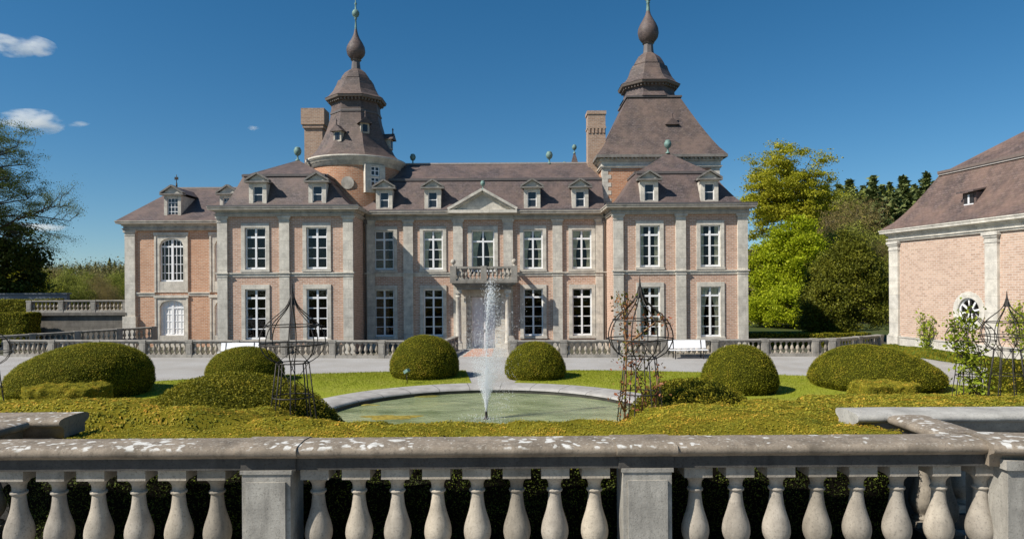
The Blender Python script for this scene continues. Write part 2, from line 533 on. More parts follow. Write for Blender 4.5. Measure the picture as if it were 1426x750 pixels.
def window(parent, xc, z0, z1, w, y, rows, curtain=None, jamb=.24, lintel=.28, sill=.16, stone=None, door=False):
    """white casement: frame is the part, stone surround, panes and curtains its sub-parts"""
    stone = stone or STONE
    h = z1 - z0; xa, xb = xc - w / 2, xc + w / 2
    mb = MB()
    f = .085
    mb.box(xa, xa + f, y + .12, y + .22, z0, z1); mb.box(xb - f, xb, y + .12, y + .22, z0, z1)
    mb.box(xa + f, xb - f, y + .122, y + .22, z1 - f, z1); mb.box(xa + f, xb - f, y + .122, y + .22, z0, z0 + f * 1.4)
    mb.box(xc - .06, xc + .06, y + .105, y + .2, z0 + f * 1.4, z1 - f)
    tot = sum(rows); zz = z1; tr = None
    for i, r in enumerate(rows[:-1]):
        zz -= h * r / tot
        t = .06 if i == 0 else .026
        for a, b in ((xa + f, xc - .06), (xc + .06, xb - f)):
            mb.box(a, b, y + (.112 if i == 0 else .135), y + .19, zz - t, zz + t)
    win = mb.build('window', WHITE, parent)
    s = MB(); j = jamb
    s.box(xa - j, xa, y - .07, y + .30, z0 - .02, z1); s.box(xb, xb + j, y - .07, y + .30, z0 - .02, z1)
    s.box(xa - j, xb + j, y - .073, y + .30, z1, z1 + lintel)
    if sill:
        s.box(xa - j - .03, xb + j + .03, y - .14, y + .30, z0 - .02 - sill, z0 - .02)
    s.build('stone_surround', stone, win)
    g = MB(); g.poly([(xa + .02, y + .17, z0 + .02), (xb - .02, y + .17, z0 + .02), (xb - .02, y + .17, z1 - .02), (xa + .02, y + .17, z1 - .02)])
    g.build('pane', GLASS, win)
    if curtain:
        curtain_mesh(xc, y + .27, w - .05, z0, z1, curtain).build('curtain', CURTAIN if curtain != 'blind' else CURTAIN_W, win)
    return (xa - j * .5, xb + j * .5, z0 - .1, z1 + lintel * .5)

def arched_window(parent, xc, z0, z1, rise, w, y, nrow, ncol, glazing, stone_x, stone_z0, stone_z1, stone=None):
    stone = stone or STONE
    xa, xb = xc - w / 2, xc + w / 2; zs = z1 - rise
    K = 14
    arc = [(xa + w * i / K, zs + rise * math.sqrt(max(0, 1 - (2 * i / K - 1) ** 2)) ** .9) for i in range(K + 1)]
    def top(x): 
        u = (x - xc) / (w / 2); return zs + rise * max(0, 1 - u * u) ** .45
    mb = MB(); f = .09
    mb.box(xa, xa + f, y + .14, y + .22, z0, top(xa + .02)); mb.box(xb - f, xb, y + .14, y + .22, z0, top(xb - .02))
    for i in range(K):
        (x1, t1), (x2, t2) = arc[i], arc[i + 1]
        mb.hull8([(x1, y+.138, t1-f*1.3), (x2, y+.138, t2-f*1.3), (x2, y+.22, t2-f*1.3), (x1, y+.22, t1-f*1.3)], [(x1, y+.138, t1), (x2, y+.138, t2), (x2, y+.22, t2), (x1, y+.22, t1)])
    mb.box(xa + f, xb - f, y + .142, y + .22, z0, z0 + .12)
    mb.box(xc - .08, xc + .08, y + .12, y + .2, z0 + .12, z1 - .05)
    mb.box(xa + f, xb - f, y + .13, y + .2, zs - .12, zs)
    for c in range(1, ncol):
        x = xa + w * c / ncol
        if abs(x - xc) < .1: continue
        mb.box(x - .022, x + .022, y + .15, y + .19, z0 + .12, top(x) - .05)
    for r in range(1, nrow):
        z = z0 + (z1 - z0) * r / nrow
        half = w / 2 - f if z < zs else w / 2 * math.sqrt(max(.02, 1 - ((z - zs) / rise) ** 2)) - f
        mb.box(xc - half, xc - .08, y + .154, y + .19, z - .022, z + .022); mb.box(xc + .08, xc + half, y + .154, y + .19, z - .022, z + .022)
    win = mb.build('arched_window', WHITE, parent)
    s = MB(); a, b = xc - stone_x, xc + stone_x
    s.box(a, xa, y - .06, y + .28, stone_z0, stone_z1); s.box(xb, b, y - .06, y + .28, stone_z0, stone_z1)
    if stone_z0 < z0 - .05: s.box(xa, xb, y - .05, y + .28, stone_z0, z0)
    for i in range(K):
        (x1, t1), (x2, t2) = arc[i], arc[i + 1]
        s.hull8([(x1, y-.058, t1), (x2, y-.058, t2), (x2, y+.28, t2), (x1, y+.28, t1)], [(x1, y-.058, stone_z1), (x2, y-.058, stone_z1), (x2, y+.28, stone_z1), (x1, y+.28, stone_z1)])
    s.box(a, a + .12, y - .11, y - .06, stone_z0, stone_z1 - .14); s.box(b - .12, b, y - .11, y - .06, stone_z0, stone_z1 - .14)
    s.box(a - .06, b + .06, y - .14, y - .06, stone_z1 - .14, stone_z1 + .06)
    s.build('stone_surround', stone, win)
    g = MB(); g.add([(x, y + .18, z0) for x, _ in arc] + [(x, y + .18, t) for x, t in arc], [(i, i+1, K+2+i, K+1+i) for i in range(K)])
    g.build('pane', glazing, win)
    return (a + .1, b - .1, stone_z0 + .02, stone_z1 - .05)

def pilaster(parent, xc, w, y, z0, z1, zband=None, stone=None, proud=.16):
    mb = MB(); a, b = xc - w / 2, xc + w / 2; p = proud
    zc = z1 - .36
    mb.box(a, b, y - p, y + .1, z0 + .55, zc)
    mb.box(a - .07, b + .07, y - p - .07, y + .1, z0, z0 + .45); mb.box(a - .035, b + .035, y - p - .035, y + .1, z0 + .45, z0 + .55)
    mb.box(a - .03, b + .03, y - p - .03, y + .1, zc, zc + .06)
    mb.box(a + .01, b - .01, y - p + .01, y + .1, zc + .06, zc + .18)
    mb.box(a - .04, b + .04, y - p - .04, y + .1, zc + .18, zc + .26); mb.box(a - .09, b + .09, y - p - .09, y + .1, zc + .26, z1)
    if zband:
        for (za, zb, e) in ((zband[0], zband[0] + .07, .035), (zband[0] + .07, zband[1] - .07, .012), (zband[1] - .07, zband[1], .09)):
            mb.box(a - e, b + e, y - p - e, y - .02, za, zb)
    return mb.build('pilaster', stone or STONE, parent)

def string_course(parent, x0, x1, y, za, zb, stone=None):
    mb = MB(); mb.box(x0, x1, y - .05, y + .05, za, zb - .08); mb.box(x0, x1, y - .11, y + .05, zb - .08, zb)
    return mb.build('string_course', stone or STONE, parent)

def cornice(parent, x0, x1, y0, y1, zb, zt, over=.5, stone=None, sides=(True, True), frieze=.5, name='cornice'):
    h = zt - zb; fz = zb + h * frieze
    prof = [(-.2, zb), (.10, zb), (.10, zb + .1), (.17, zb + .1), (.17, zb + .17), (.08, zb + .17), (.08, fz), (.16, fz), (.18, fz + .08), (over * .62, fz + .14),
            (over * .62, zt - .2), (over * .9, zt - .2), (over * .92, zt - .1), (over, zt - .06), (over, zt), (-.2, zt)]
    path = []
    if sides[0]: path += [((x0, y1), (-1, 0)), ((x0, y0), (-1, -1))]
    else: path += [((x0, y0), (0, -1))]
    if sides[1]: path += [((x1, y0), (1, -1)), ((x1, y1), (1, 0))]
    else: path += [((x1, y0), (0, -1))]
    mb = MB(); mb.sweep(prof, path)
    return mb.build(name, stone or STONE_D, parent)

def gutter(parent, x0, x1, y, z):
    mb = MB(); mb.box(x0, x1, y - .04, y + .1, z + .003, z + .09)
    return mb.build('gutter', PIPE, parent)

def slope_band(mb, E, ez, B, bz, n=5, p=.82):
    """mansard slope between eave rectangle E=(x0,x1,y0,y1) and break rectangle B, slightly flared at the foot"""
    prev = None
    for i in range(n + 1):
        t = i / n; k = t ** p
        r = [E[j] + (B[j] - E[j]) * k for j in range(4)]; z = ez + (bz - ez) * t
        cur = [(r[0], r[2], z), (r[1], r[2], z), (r[1], r[3], z), (r[0], r[3], z)]
        if prev:
            for a in range(4):
                b = (a + 1) % 4; mb.poly([prev[a], prev[b], cur[b], cur[a]])
        prev = cur

def hip_top(mb, B, bz, r0, r1, rz):
    """hipped top over rectangle B with a ridge from r0 to r1 (points x,y)"""
    c = [(B[0], B[2], bz), (B[1], B[2], bz), (B[1], B[3], bz), (B[0], B[3], bz)]
    a = (*r0, rz); b = (*r1, rz)
    if abs(r0[0] - r1[0]) > abs(r0[1] - r1[1]):     # ridge along x
        mb.poly([c[0], c[1], b, a]); mb.poly([c[2], c[3], a, b]); mb.poly([c[3], c[0], a]); mb.poly([c[1], c[2], b])
    else:                                           # ridge along y, a in front
        mb.poly([c[0], c[1], a]); mb.poly([c[2], c[3], b]); mb.poly([c[1], c[2], b, a]); mb.poly([c[3], c[0], a, b])

def break_mould(parent, B, z, seq=(0, 1, 2, 3)):
    mb = MB(); e = .10
    pts = [(B[0], B[2]), (B[1], B[2]), (B[1], B[3]), (B[0], B[3])]
    for a in seq:
        p = pts[a]; q = pts[(a + 1) % 4]
        mb.bar((p[0], p[1], z), (q[0], q[1], z), .26, .16)
    return mb.build('roof_break_moulding', LEAD, parent)  # dark lead bar also draws the shadow under the break

def dormer(parent, xc, y, z0, ww=.62, wh=1.10, fw=1.14, ph=.62, pw=1.62, back=2.6, rows=2, cols=1):
    """stone front with pediment; sash, pane and slate roof are sub-parts"""
    mb = MB(); a, b = xc - fw / 2, xc + fw / 2; zs = z0 + .28; zt = zs + wh; ze = zt + .20
    mb.box(a, xc - ww / 2, y, y + .3, z0, zt); mb.box(xc + ww / 2, b, y, y + .3, z0, zt)
    mb.box(xc - ww / 2, xc + ww / 2, y + .002, y + .3, z0, zs); mb.box(a, b, y - .002, y + .3, zt, ze)
    mb.box(a + .02, b - .02, y + .3, y + back, z0, ze - .01)
    # pediment: horizontal cornice, tympanum and raking cornices
    pa, pb = xc - pw / 2, xc + pw / 2
    mb.box(pa, pb, y - .22, y + .28, ze, ze + .11, 1)
    mb.add([(pa + .15, y - .04, ze + .11), (pb - .15, y - .04, ze + .11), (xc, y - .04, ze + ph - .06), (pa + .15, y + .2, ze + .11), (pb - .15, y + .2, ze + .11), (xc, y + .2, ze + ph - .06)], [(0, 1, 2), (5, 4, 3), (0, 2, 5, 3), (1, 4, 5, 2)])
    for s in (-1, 1):
        mb.bar((xc + s * (pw / 2 - .02), y, ze + .15), (xc + s * .02, y, ze + ph), .46, .11, 1)
    d = mb.build('dormer', [STONE, DORM], parent)
    r = MB()
    for s in (-1, 1):
        e0 = (xc + s * (pw / 2 - .1), y + .24, ze + .13); k = (xc, y + .24, ze + ph - .02)
        r.poly([e0, (e0[0], y + back + .9, e0[2]), (xc, y + back + .9, k[2]), k] if s < 0 else [e0, k, (xc, y + back + .9, k[2]), (e0[0], y + back + .9, e0[2])])
    r.build('dormer_roof', SLATE, d)
    f = MB(); t = .05; xa, xb = xc - ww / 2, xc + ww / 2; yy = y + .1
    f.box(xa, xa + t, yy, yy + .08, zs, zt); f.box(xb - t, xb, yy, yy + .08, zs, zt)
    f.box(xa + t, xb - t, yy + .002, yy + .08, zs, zs + t); f.box(xa + t, xb - t, yy + .002, yy + .08, zt - t, zt)
    for r_ in range(1, rows): f.box(xa + t, xb - t, yy + .006, yy + .06, zs + wh * r_ / rows - .022, zs + wh * r_ / rows + .022)
    for c_ in range(1, cols): f.box(xa + ww * c_ / cols - .015, xa + ww * c_ / cols + .015, yy + .01, yy + .06, zs + t, zt - t)
    f.build('sash', WHITE, d)
    g = MB(); g.box(xa + .01, xb - .01, yy + .03, yy + .045, zs + .01, zt - .01); g.build('pane', m_pane_dark, d)
    return d

m_ = N('dormer_glass', .06, .6); m_.base((.02, .022, .026)); m_pane_dark = m_.m

def urn(parent, x, y, z, s=1.0):
    mb = MB()
    mb.lathe([(r * s, q * s) for r, q in ((.16, 0), (.16, .08), (.07, .12), (.05, .34), (.12, .40), (.2, .46), (.26, .62), (.27, .78), (.2, .84), (.22, .9), (.13, .98), (.02, 1.0))], (x, y, z), 12)
    return mb.build('urn_finial', COPPER, parent)

ZB = (4.54, 4.80)              # string course
ZE, ZT = 8.40, 9.0             # entablature
U0, U1 = 5.02, 7.70            # upper windows
G0, G1 = .50, 3.74             # ground floor windows
ROW_U = [.23, .26, .25, .26]; ROW_G = [.18, .205, .205, .205, .205]
Zg = -.46

# ---------------- left wing
Yw = 44.0
lw = (-18.95, -10.2)
ops = []
for xc, cu in ((-16.53, None), (-12.57, None)):
    ops.append(window(C, xc, U0, U1, 1.34, Yw, ROW_U, cu)); ops.append(window(C, xc, G0, G1, 1.34, Yw, ROW_G, cu))
facade_wall('wall', C, lw[0], lw[1], Yw, Zg, ZE + .2, ops, BRICK)
mb = MB(); mb.poly([(lw[1], Yw, Zg), (lw[1], 47, Zg), (lw[1], 47, ZE + .2), (lw[1], Yw, ZE + .2)]); mb.build('side_wall', BRICK, C); mb = MB(); mb.poly([(lw[0], 52, Zg), (lw[0], Yw, Zg), (lw[0], Yw, ZE + .2), (lw[0], 52, ZE + .2)]); mb.poly([(lw[1], 52, Zg), (lw[0], 52, Zg), (lw[0], 52, ZE), (lw[1], 52, ZE)])
mb.build('side_wall', BRICK, C)
mb = MB(); mb.box(lw[0] + .1, lw[1] - .1, Yw + 1.6, Yw + 1.7, Zg, ZE); mb.box(lw[0] + .1, lw[1] - .1, Yw + .35, Yw + 1.6, 4.3, 4.4); mb.build('dark_inner_face', ROOM_SHADE, C)  # added dark backing, keeps sun from leaking through behind the windows
for xc in (-18.62, -14.63, -10.53): pilaster(C, xc, .64, Yw, Zg, ZE, ZB)
for xa, xb in ((-18.3, -14.95), (-14.31, -10.85)): string_course(C, xa, xb, Yw, *ZB)
mb = MB(); mb.box(lw[0] - .02, lw[1] + .02, Yw - .10, Yw + .03, Zg, Zg + .62); mb.build('plinth', STONE_W, C)
cornice(C, lw[0] + .02, lw[1] - .02, Yw - .12, 52, ZE, ZT)
gutter(C, lw[0] - .45, lw[1] + .45, Yw - .6, ZT)
mb = MB(); E = (lw[0] + .25, lw[1] - .1, Yw + .05, 52.4); B = (-17.8, -12.35, Yw + 1.35, 51); BZ = 11.28
slope_band(mb, E, ZT + .02, B, BZ); hip_top(mb, B, BZ, (-15.1, 48.4), (-15.1, 49.4), 12.86); mb.build('roof', SLATE, C)
break_mould(C, B, BZ)
for xc in (-16.46, -12.6): dormer(C, xc, Yw + .25, ZT + .04)
urn(C, -15.15, 48.4, 12.8, 1.0)

# ---------------- right wing
rw = (6.5, 15.2)
ops = []
for xc in (8.9, 12.80):
    ops.append(window(C, xc, U0, U1, 1.30, Yw, ROW_U, 'straight')); ops.append(window(C, xc, G0, G1, 1.30, Yw, ROW_G, 'swag' if xc > 10 else 'straight'))
facade_wall('wall', C, rw[0], rw[1], Yw, Zg, ZE + .2, ops, BRICK)
mb = MB(); mb.poly([(rw[1], Yw, Zg), (rw[1], 48.5, Zg), (rw[1], 48.5, ZE + .2), (rw[1], Yw, ZE + .2)]); mb.build('side_wall', BRICK, C); mb = MB(); mb.poly([(rw[0], 47, Zg), (rw[0], Yw, Zg), (rw[0], Yw, ZE + .2), (rw[0], 47, ZE + .2)])
mb.build('side_wall', BRICK, C)
mb = MB(); mb.box(rw[0] + .1, rw[1] - .1, Yw + 1.6, Yw + 1.7, Zg, ZE); mb.box(rw[0] + .1, rw[1] - .1, Yw + .35, Yw + 1.6, 4.3, 4.4); mb.build('dark_inner_face', ROOM_SHADE, C)
for xc in (6.86, 10.88, 14.86): pilaster(C, xc, .64, Yw, Zg, ZE, ZB)
for xa, xb in ((7.18, 10.56), (11.2, 14.54)): string_course(C, xa, xb, Yw, *ZB)
mb = MB(); mb.box(rw[0] - .02, rw[1] + .02, Yw - .10, Yw + .03, Zg, Zg + .62); mb.build('plinth', STONE_W, C)
cornice(C, rw[0] + .02, rw[1] - .02, Yw - .12, 49, ZE, ZT)
gutter(C, rw[0] - .45, rw[1] + .45, Yw - .6, ZT)
mb = MB(); E = (rw[0] + .05, rw[1] - .1, Yw + .05, 50); B = (8.35, 13.35, Yw + 1.6, 49.6); BZ = 11.35
slope_band(mb, E, ZT + .02, B, BZ); hip_top(mb, B, BZ, (10.85, 47.3), (10.85, 49.0), 13.0); mb.build('roof', SLATE, C)
break_mould(C, B, BZ)
for xc in (8.95, 12.85): dormer(C, xc, Yw + .25, ZT + .04)
urn(C, 10.85, 47.25, 12.95, .95)

# ---------------- centre block
Yc = 47.0
ops = []
for xc, cu, cg in ((-8.8, None, None), (-5.42, 'swag', None), (1.46, 'swag', None), (4.82, 'swag', None)):
    ops.append(window(C, xc, U0, U1, 1.34, Yc, ROW_U, cu)); ops.append(window(C, xc, G0 - .08, G1 - .08, 1.34, Yc, ROW_G, cg))
ops.append(window(C, -1.98, 4.84, U1, 1.56, Yc, [.27, .37, .36], 'swag', sill=0))
ops.append((-3.35, -.6, Zg, 3.5))
facade_wall('wall', C, lw[1], rw[0], Yc, Zg, ZE + .2, ops, BRICK)
mb = MB(); mb.box(lw[1] + .05, rw[0] - .05, Yc + 1.6, Yc + 1.7, Zg, ZE); mb.box(lw[1] + .05, rw[0] - .05, Yc + .35, Yc + 1.6, 4.3, 4.4); mb.build('dark_inner_face', ROOM_SHADE, C)
for xc in (-9.75, -7.12, -3.70, -.25, 3.14, 6.1): pilaster(C, xc, .66, Yc, Zg, ZE, ZB)
for xa, xb in ((-9.42, -7.45), (-6.79, -4.03), (.08, 2.81), (3.47, 5.77)): string_course(C, xa, xb, Yc, *ZB)
mb = MB(); mb.box(lw[1] + .03, -3.4, Yc - .10, Yc + .03, Zg, Zg + .5); mb.box(-.55, rw[0] - .03, Yc - .10, Yc + .03, Zg, Zg + .5); mb.build('plinth', STONE_W, C)
cornice(C, lw[1] + .03, rw[0] - .03, Yc - .12, 50, ZE, ZT - .02, sides=(False, False))
gutter(C, lw[1] + .5, -4.3, Yc - .58, ZT - .02); gutter(C, .35, rw[0] - .5, Yc - .58, ZT - .02)
mb = MB(); E = (lw[1] - 1.5, rw[0] - .05, Yc + .05, 57); B = (lw[1] - .8, rw[0] - .06, Yc + 1.7, 55.2); BZ = 11.45
slope_band(mb, E, ZT, B, BZ); hip_top(mb, B, BZ, (-8.0, 51), (5.6, 51), 12.98); mb.build('roof', SLATE, C)
break_mould(C, B, BZ, (0,))
mb = MB(); mb.bar((-8.0, 51, 13.0), (5.6, 51, 13.0), .22, .12); mb.build('ridge_capping', m_plain('pale_ridge', (.36, .31, .28), .8), C)
for xc in (-8.82, -5.46, 1.43, 4.76): dormer(C, xc, Yc + .25, ZT + .02)
urn(C, X(576, 51), 51, 12.95, .82); urn(C, X(766, 51), 51, 12.95, .95)
# pediment over the door bay
mb = MB(); py = Yc - .45; xc = -1.98
mb.box(xc - 2.05, xc + 2.05, py + .2, Yc, ZE + .02, ZT - .18)
mb.box(xc - 2.35, xc + 2.35, py - .28, Yc + .1, ZT - .18, ZT + .03)
mb.add([(xc - 2.0, py + .12, ZT + .03), (xc + 2.0, py + .12, ZT + .03), (xc, py + .12, ZT + 1.25), (xc - 2.0, Yc + .6, ZT + .03), (xc + 2.0, Yc + .6, ZT + .03), (xc, Yc + .6, ZT + 1.25)], [(0, 1, 2), (5, 4, 3), (0, 2, 5, 3), (1, 4, 5, 2)])
for s in (-1, 1):
    mb.bar((xc + s * 2.36, py + .25, ZT + .10), (xc + s * .03, py + .25, ZT + 1.42), 1.0, .17)
    mb.bar((xc + s * 2.10, py + .36, ZT + .06), (xc + s * .03, py + .36, ZT + 1.27), .9, .12)
ped = mb.build('pediment', STONE, C)
mb = MB()
for s in (-1, 1):
    q = [(xc + s * 2.3, py + .5, ZT + .14), (xc, py + .5, ZT + 1.48), (xc, Yc + 2.4, ZT + 1.48), (xc + s * 2.3, Yc + 1.0, ZT + .14)]
    mb.poly(q if s < 0 else q[::-1])
mb.build('pediment_roof', SLATE, ped)
urn(C, xc + .02, py + .2, ZT + 1.46, .62)
# downpipes
for x, y, z1 in ((6.32, Yc - .18, 8.5), (-10.02, Yc - .18, 8.5), (14.3, 0, 0)):
    if not z1: continue
    mb = MB(); mb.tube([(x, y - .3, z1 + .3), (x, y, z1), (x, y, Zg)], .06, 8); mb.box(x - .12, x + .12, y - .1, y + .12, z1 - .35, z1 - .05)
    mb.build('downpipe', PIPE, C)

# ---------------- portico, balcony, door
bx0, bx1 = -4.12, .36; by = 45.35
mb = MB()
mb.box(bx0, bx1, by, Yc, 4.06, 4.22); mb.box(bx0 + .12, bx1 - .12, by + .12, Yc, 3.93, 4.06)
mb.box(bx0 + .3, bx1 - .3, by + .3, Yc, 3.82, 3.93); mb.box(bx0 + .42, bx1 - .42, by + .42, Yc, 3.62, 3.82)
bal = mb.build('balcony', m_stone('sooty_balcony_stone', (.26, .24, .21), .42, .75), C)
mb = MB(); mb.box(bx0 + .02, bx1 - .02, by + .03, by + .33, 5.02, 5.16); mb.box(bx0 + .05, bx1 - .05, by + .07, by + .29, 4.22, 4.32)
for xx in (bx0 + .02, bx1 - .32): mb.box(xx, xx + .3, by + .33, Yc - .2, 5.02, 5.157); mb.box(xx + .04, xx + .26, by + .3, Yc - .2, 4.22, 4.317)
mb.build('balcony_rail', STONE_B, bal)
for xx in (bx0 + .2, (bx0 + bx1) / 2, bx1 - .2):
    mb = MB(); mb.box(xx - .2, xx + .2, by, by + .36, 4.218, 5.20); mb.build('post', STONE_B, bal)
for xx in (bx0 + .2, bx1 - .2):
    mb = MB(); mb.lathe([(.11, 0), (.07, .05), (.06, .1), (.15, .17), (.18, .28), (.14, .4), (.03, .46)], (xx, by + .18, 5.2), 10); mb.build('ball_finial', STONE_D, bal)
def baluster_mb(h, r, c=(0, 0, 0), seg=10, k=.55):
    mb = MB(); b = h * .1
    mb.box(c[0] - r * .98, c[0] + r * .98, c[1] - r * .98, c[1] + r * .98, c[2], c[2] + b); mb.box(c[0] - r * .98, c[0] + r * .98, c[1] - r * .98, c[1] + r * .98, c[2] + h - b, c[2] + h)
    hh = h - 2 * b
    P = ((.62, 0), (.62, .06), (.46, .1), (.42, .16), (.7, .24), (.97, .34), (1.0, .42), (.88, .53), (.64, .66), (.47, .78), (.42, .88), (.55, .9), (.56, .93), (.46, .95), (.68, 1.0))
    mb.lathe([(r * a, q * hh) for a, q in P], (c[0], c[1], c[2] + b), seg, cap=False)
    return mb
n = 13; proto = None
for half in ((bx0 + .4, (bx0 + bx1) / 2 - .2), ((bx0 + bx1) / 2 + .2, bx1 - .4)):
    for i in range(6):
        xx = half[0] + (half[1] - half[0]) * (i + .5) / 6
        baluster_mb(.71, .105, (xx, by + .18, 4.315)).build('baluster', STONE_B, bal)
# columns and door case
mb = MB()
for xx in (-3.62, -.28):
    pass
for xx in (-3.62, -.28):
    mb = MB(); yy = by + .72
    mb.box(xx - .25, xx + .25, yy - .25, yy + .25, Zg, .0); mb.box(xx - .22, xx + .22, yy - .22, yy + .22, 3.38, 3.62)
    mb.lathe([(.25, 0), (.25, .08), (.2, .14), (.19, .2), (.195, 1.2), (.165, 3.1), (.2, 3.13), (.2, 3.17), (.17, 3.2), (.17, 3.28), (.24, 3.36), (.24, 3.385)], (xx, yy, 0), 16)
    mb.build('column', STONE, C)
    mb = MB(); s = 1 if xx < -1.9 else -1
    mb.box(xx - .2 + s * .28, xx + .2 + s * .28, Yc - .42, Yc + .1, Zg, 3.62); mb.build('pilaster', STONE, C)
mb = MB(); dz0, dz1 = Zg + .02, 3.05
for s in (-1, 1):
    for i in range(9):
        z = Zg + i * .40; e = .03 if i % 2 else .0
        a, b = sorted((xc + s * .86, xc + s * (1.25 + .13 * (i % 2))))
        mb.box(a, b, Yc - .2 + e, Yc + .4, z + .012, z + .39)
    a, b = sorted((xc + s * .80, xc + s * .86)); mb.box(a, b, Yc - .1, Yc + .4, Zg, 3.1)
mb.box(xc - 1.38, xc + 1.38, Yc - .22, Yc + .4, 3.15, 3.63)
for i in range(7): mb.box(xc - 1.2 + i * .345, xc - .87 + i * .345, Yc - .26, Yc - .1, 3.2, 3.6)
mb.build('door_surround', STONE, C)
mb = MB(); mb.box(xc - .80, xc - .01, Yc + .2, Yc + .28, dz0, dz1 + .06); mb.box(xc + .01, xc + .80, Yc + .2, Yc + .28, dz0, dz1 + .06)
for s in (-1, 1):
    for za, zb in ((dz0 + .2, 1.0), (1.2, 2.9)):
        a, b = sorted((xc + s * .14, xc + s * .68))
        mb.box(a, b, Yc + .175, Yc + .2, za, zb)
dr = mb.build('door', DOORW, C)
mb = MB(); mb.lathe([(.03, -.12), (.035, 0), (.03, .12)], (xc + .09, Yc + .15, .75), 8); mb.box(xc + .08, xc + .1, Yc + .15, Yc + .2, .73, .77); mb.build('handle', IRON, dr)

# ---------------- annex, set back on the left
Ya = 50.0
ax0, ax1 = -28.3, -18.9
AZ = Zg
ops = [arched_window(C, -24.93, 4.33, 7.5, .55, 1.74, Ya, 5, 6, GLASS, 1.22, 3.54, 7.85), arched_window(C, -24.93, .38, 2.96, .5, 1.78, Ya, 5, 6, CURTAIN_W, 1.22, AZ, 3.28),
       arched_window(C, -20.9, 4.33, 7.5, .55, 1.74, Ya, 5, 6, GLASS, 1.22, 3.54, 7.85), arched_window(C, -20.9, .38, 2.96, .5, 1.78, Ya, 5, 6, CURTAIN_W, 1.22, AZ, 3.28)]
facade_wall('wall', C, ax0, ax1, Ya, AZ, 8.2, ops, BRICK_A)
mb = MB(); mb.poly([(ax0, 58, AZ), (ax0, Ya, AZ), (ax0, Ya, 8.2), (ax0, 58, 8.2)]); mb.poly([(ax1, 58, AZ), (ax0, 58, AZ), (ax0, 58, 8.2), (ax1, 58, 8.2)]); mb.build('side_wall', BRICK, C)
mb = MB(); mb.box(ax0 + .1, ax1, Ya + 1.6, Ya + 1.7, AZ, 8.1); mb.build('dark_inner_face', ROOM_SHADE, C)
pilaster(C, ax0 + .38, .74, Ya, AZ, 8.05)
mb = MB(); mb.box(ax0 - .1, ax0 + .86, Ya - .3, Ya, AZ, 1.8); mb.build('pilaster_pedestal', STONE, C)
for xa, xb in ((ax0 + .75, -26.15), (-23.71, -22.12)): string_course(C, xa, xb, Ya, 3.28, 3.54)
cornice(C, ax0 + .02, ax1, Ya - .12, 58, 8.05, 8.74, sides=(True, False))
mb = MB(); E = (ax0 - .45, ax1 + 2, Ya - .5, 58.5); ez = 8.76; rz = 11.75
r0 = (-26.6, 54.2); r1 = (-18.0, 54.2)
c = [(E[0], E[2], ez), (E[1], E[2], ez), (E[1], E[3], ez), (E[0], E[3], ez)]
mb.poly([c[0], c[1], (*r1, rz), (*r0, rz)]); mb.poly([c[2], c[3], (*r0, rz), (*r1, rz)]); mb.poly([c[3], c[0], (*r0, rz)]); mb.build('roof', SLATE, C)
mb = MB(); mb.bar((*r0, rz + .02), (*r1, rz + .02), .24, .14); mb.build('ridge_capping', m_plain('ridge_tile', (.30, .25, .22), .8), C)
for xc2 in (-24.95, -20.85): dormer(C, xc2, Ya + .2, 8.86, ww=.78, wh=1.34, fw=1.24, ph=.70, pw=1.72, rows=4, cols=3)
mb = MB(); mb.tube([(*r0, rz), (r0[0], r0[1], rz + .45)], [.09, .06], 6); mb.tube([(r0[0], r0[1], rz + .45), (r0[0], r0[1], rz + 1.1)], .03, 5); mb.box(r0[0] - .16, r0[0] + .14, r0[1] - .015, r0[1] + .015, rz + .7, rz + .92); mb.build('weather_vane', IRON, C)

# ---------------- round tower
tc = (-11.45, 50.5); tr = 3.3
def cyl_uv(co, n):
    a = math.atan2(n.y, n.x) if n.length else 0
    return (math.atan2(co.y - tc[1], co.x - tc[0]) * tr, co.z)
mb = MB(); mb.lathe([(tr, Zg), (tr, 6), (tr, 9), (tr, 12.4)], (*tc, 0), 48, a0=math.pi / 2, cap=False); mb.build('tower_wall', BRICK_T, C, uvfn=cyl_uv)
mb = MB(); mb.lathe([(tr - .1, 12.3), (tr + .06, 12.3), (tr + .06, 12.62), (tr + .16, 12.66), (tr + .16, 12.8), (tr + .3, 12.86), (tr + .34, 12.98), (tr - .2, 13.0)], (*tc, 0), 48, cap=False); mb.build('tower_cornice', STONE_L, C)
mb = MB(); ang = R(-108)
mb.lathe([(.0, -.03), (.45, -.03), (.45, .04), (.0, .045)], (0, 0, 0), 14, smooth=False)
for i, v in enumerate(mb.v):   # turn the disc to face outwards on the drum
    x, y, z = v; p = Vector((x, -z, y)); px, py_ = p.x, p.y - tr - .0
    a = R(2); mb.v[i] = (tc[0] + px * math.cos(a) - py_ * math.sin(a) , tc[1] + px * math.sin(a) + py_ * math.cos(a), 11.05 + p.z)
mb.build('stone_medallion', STONE_D, C)
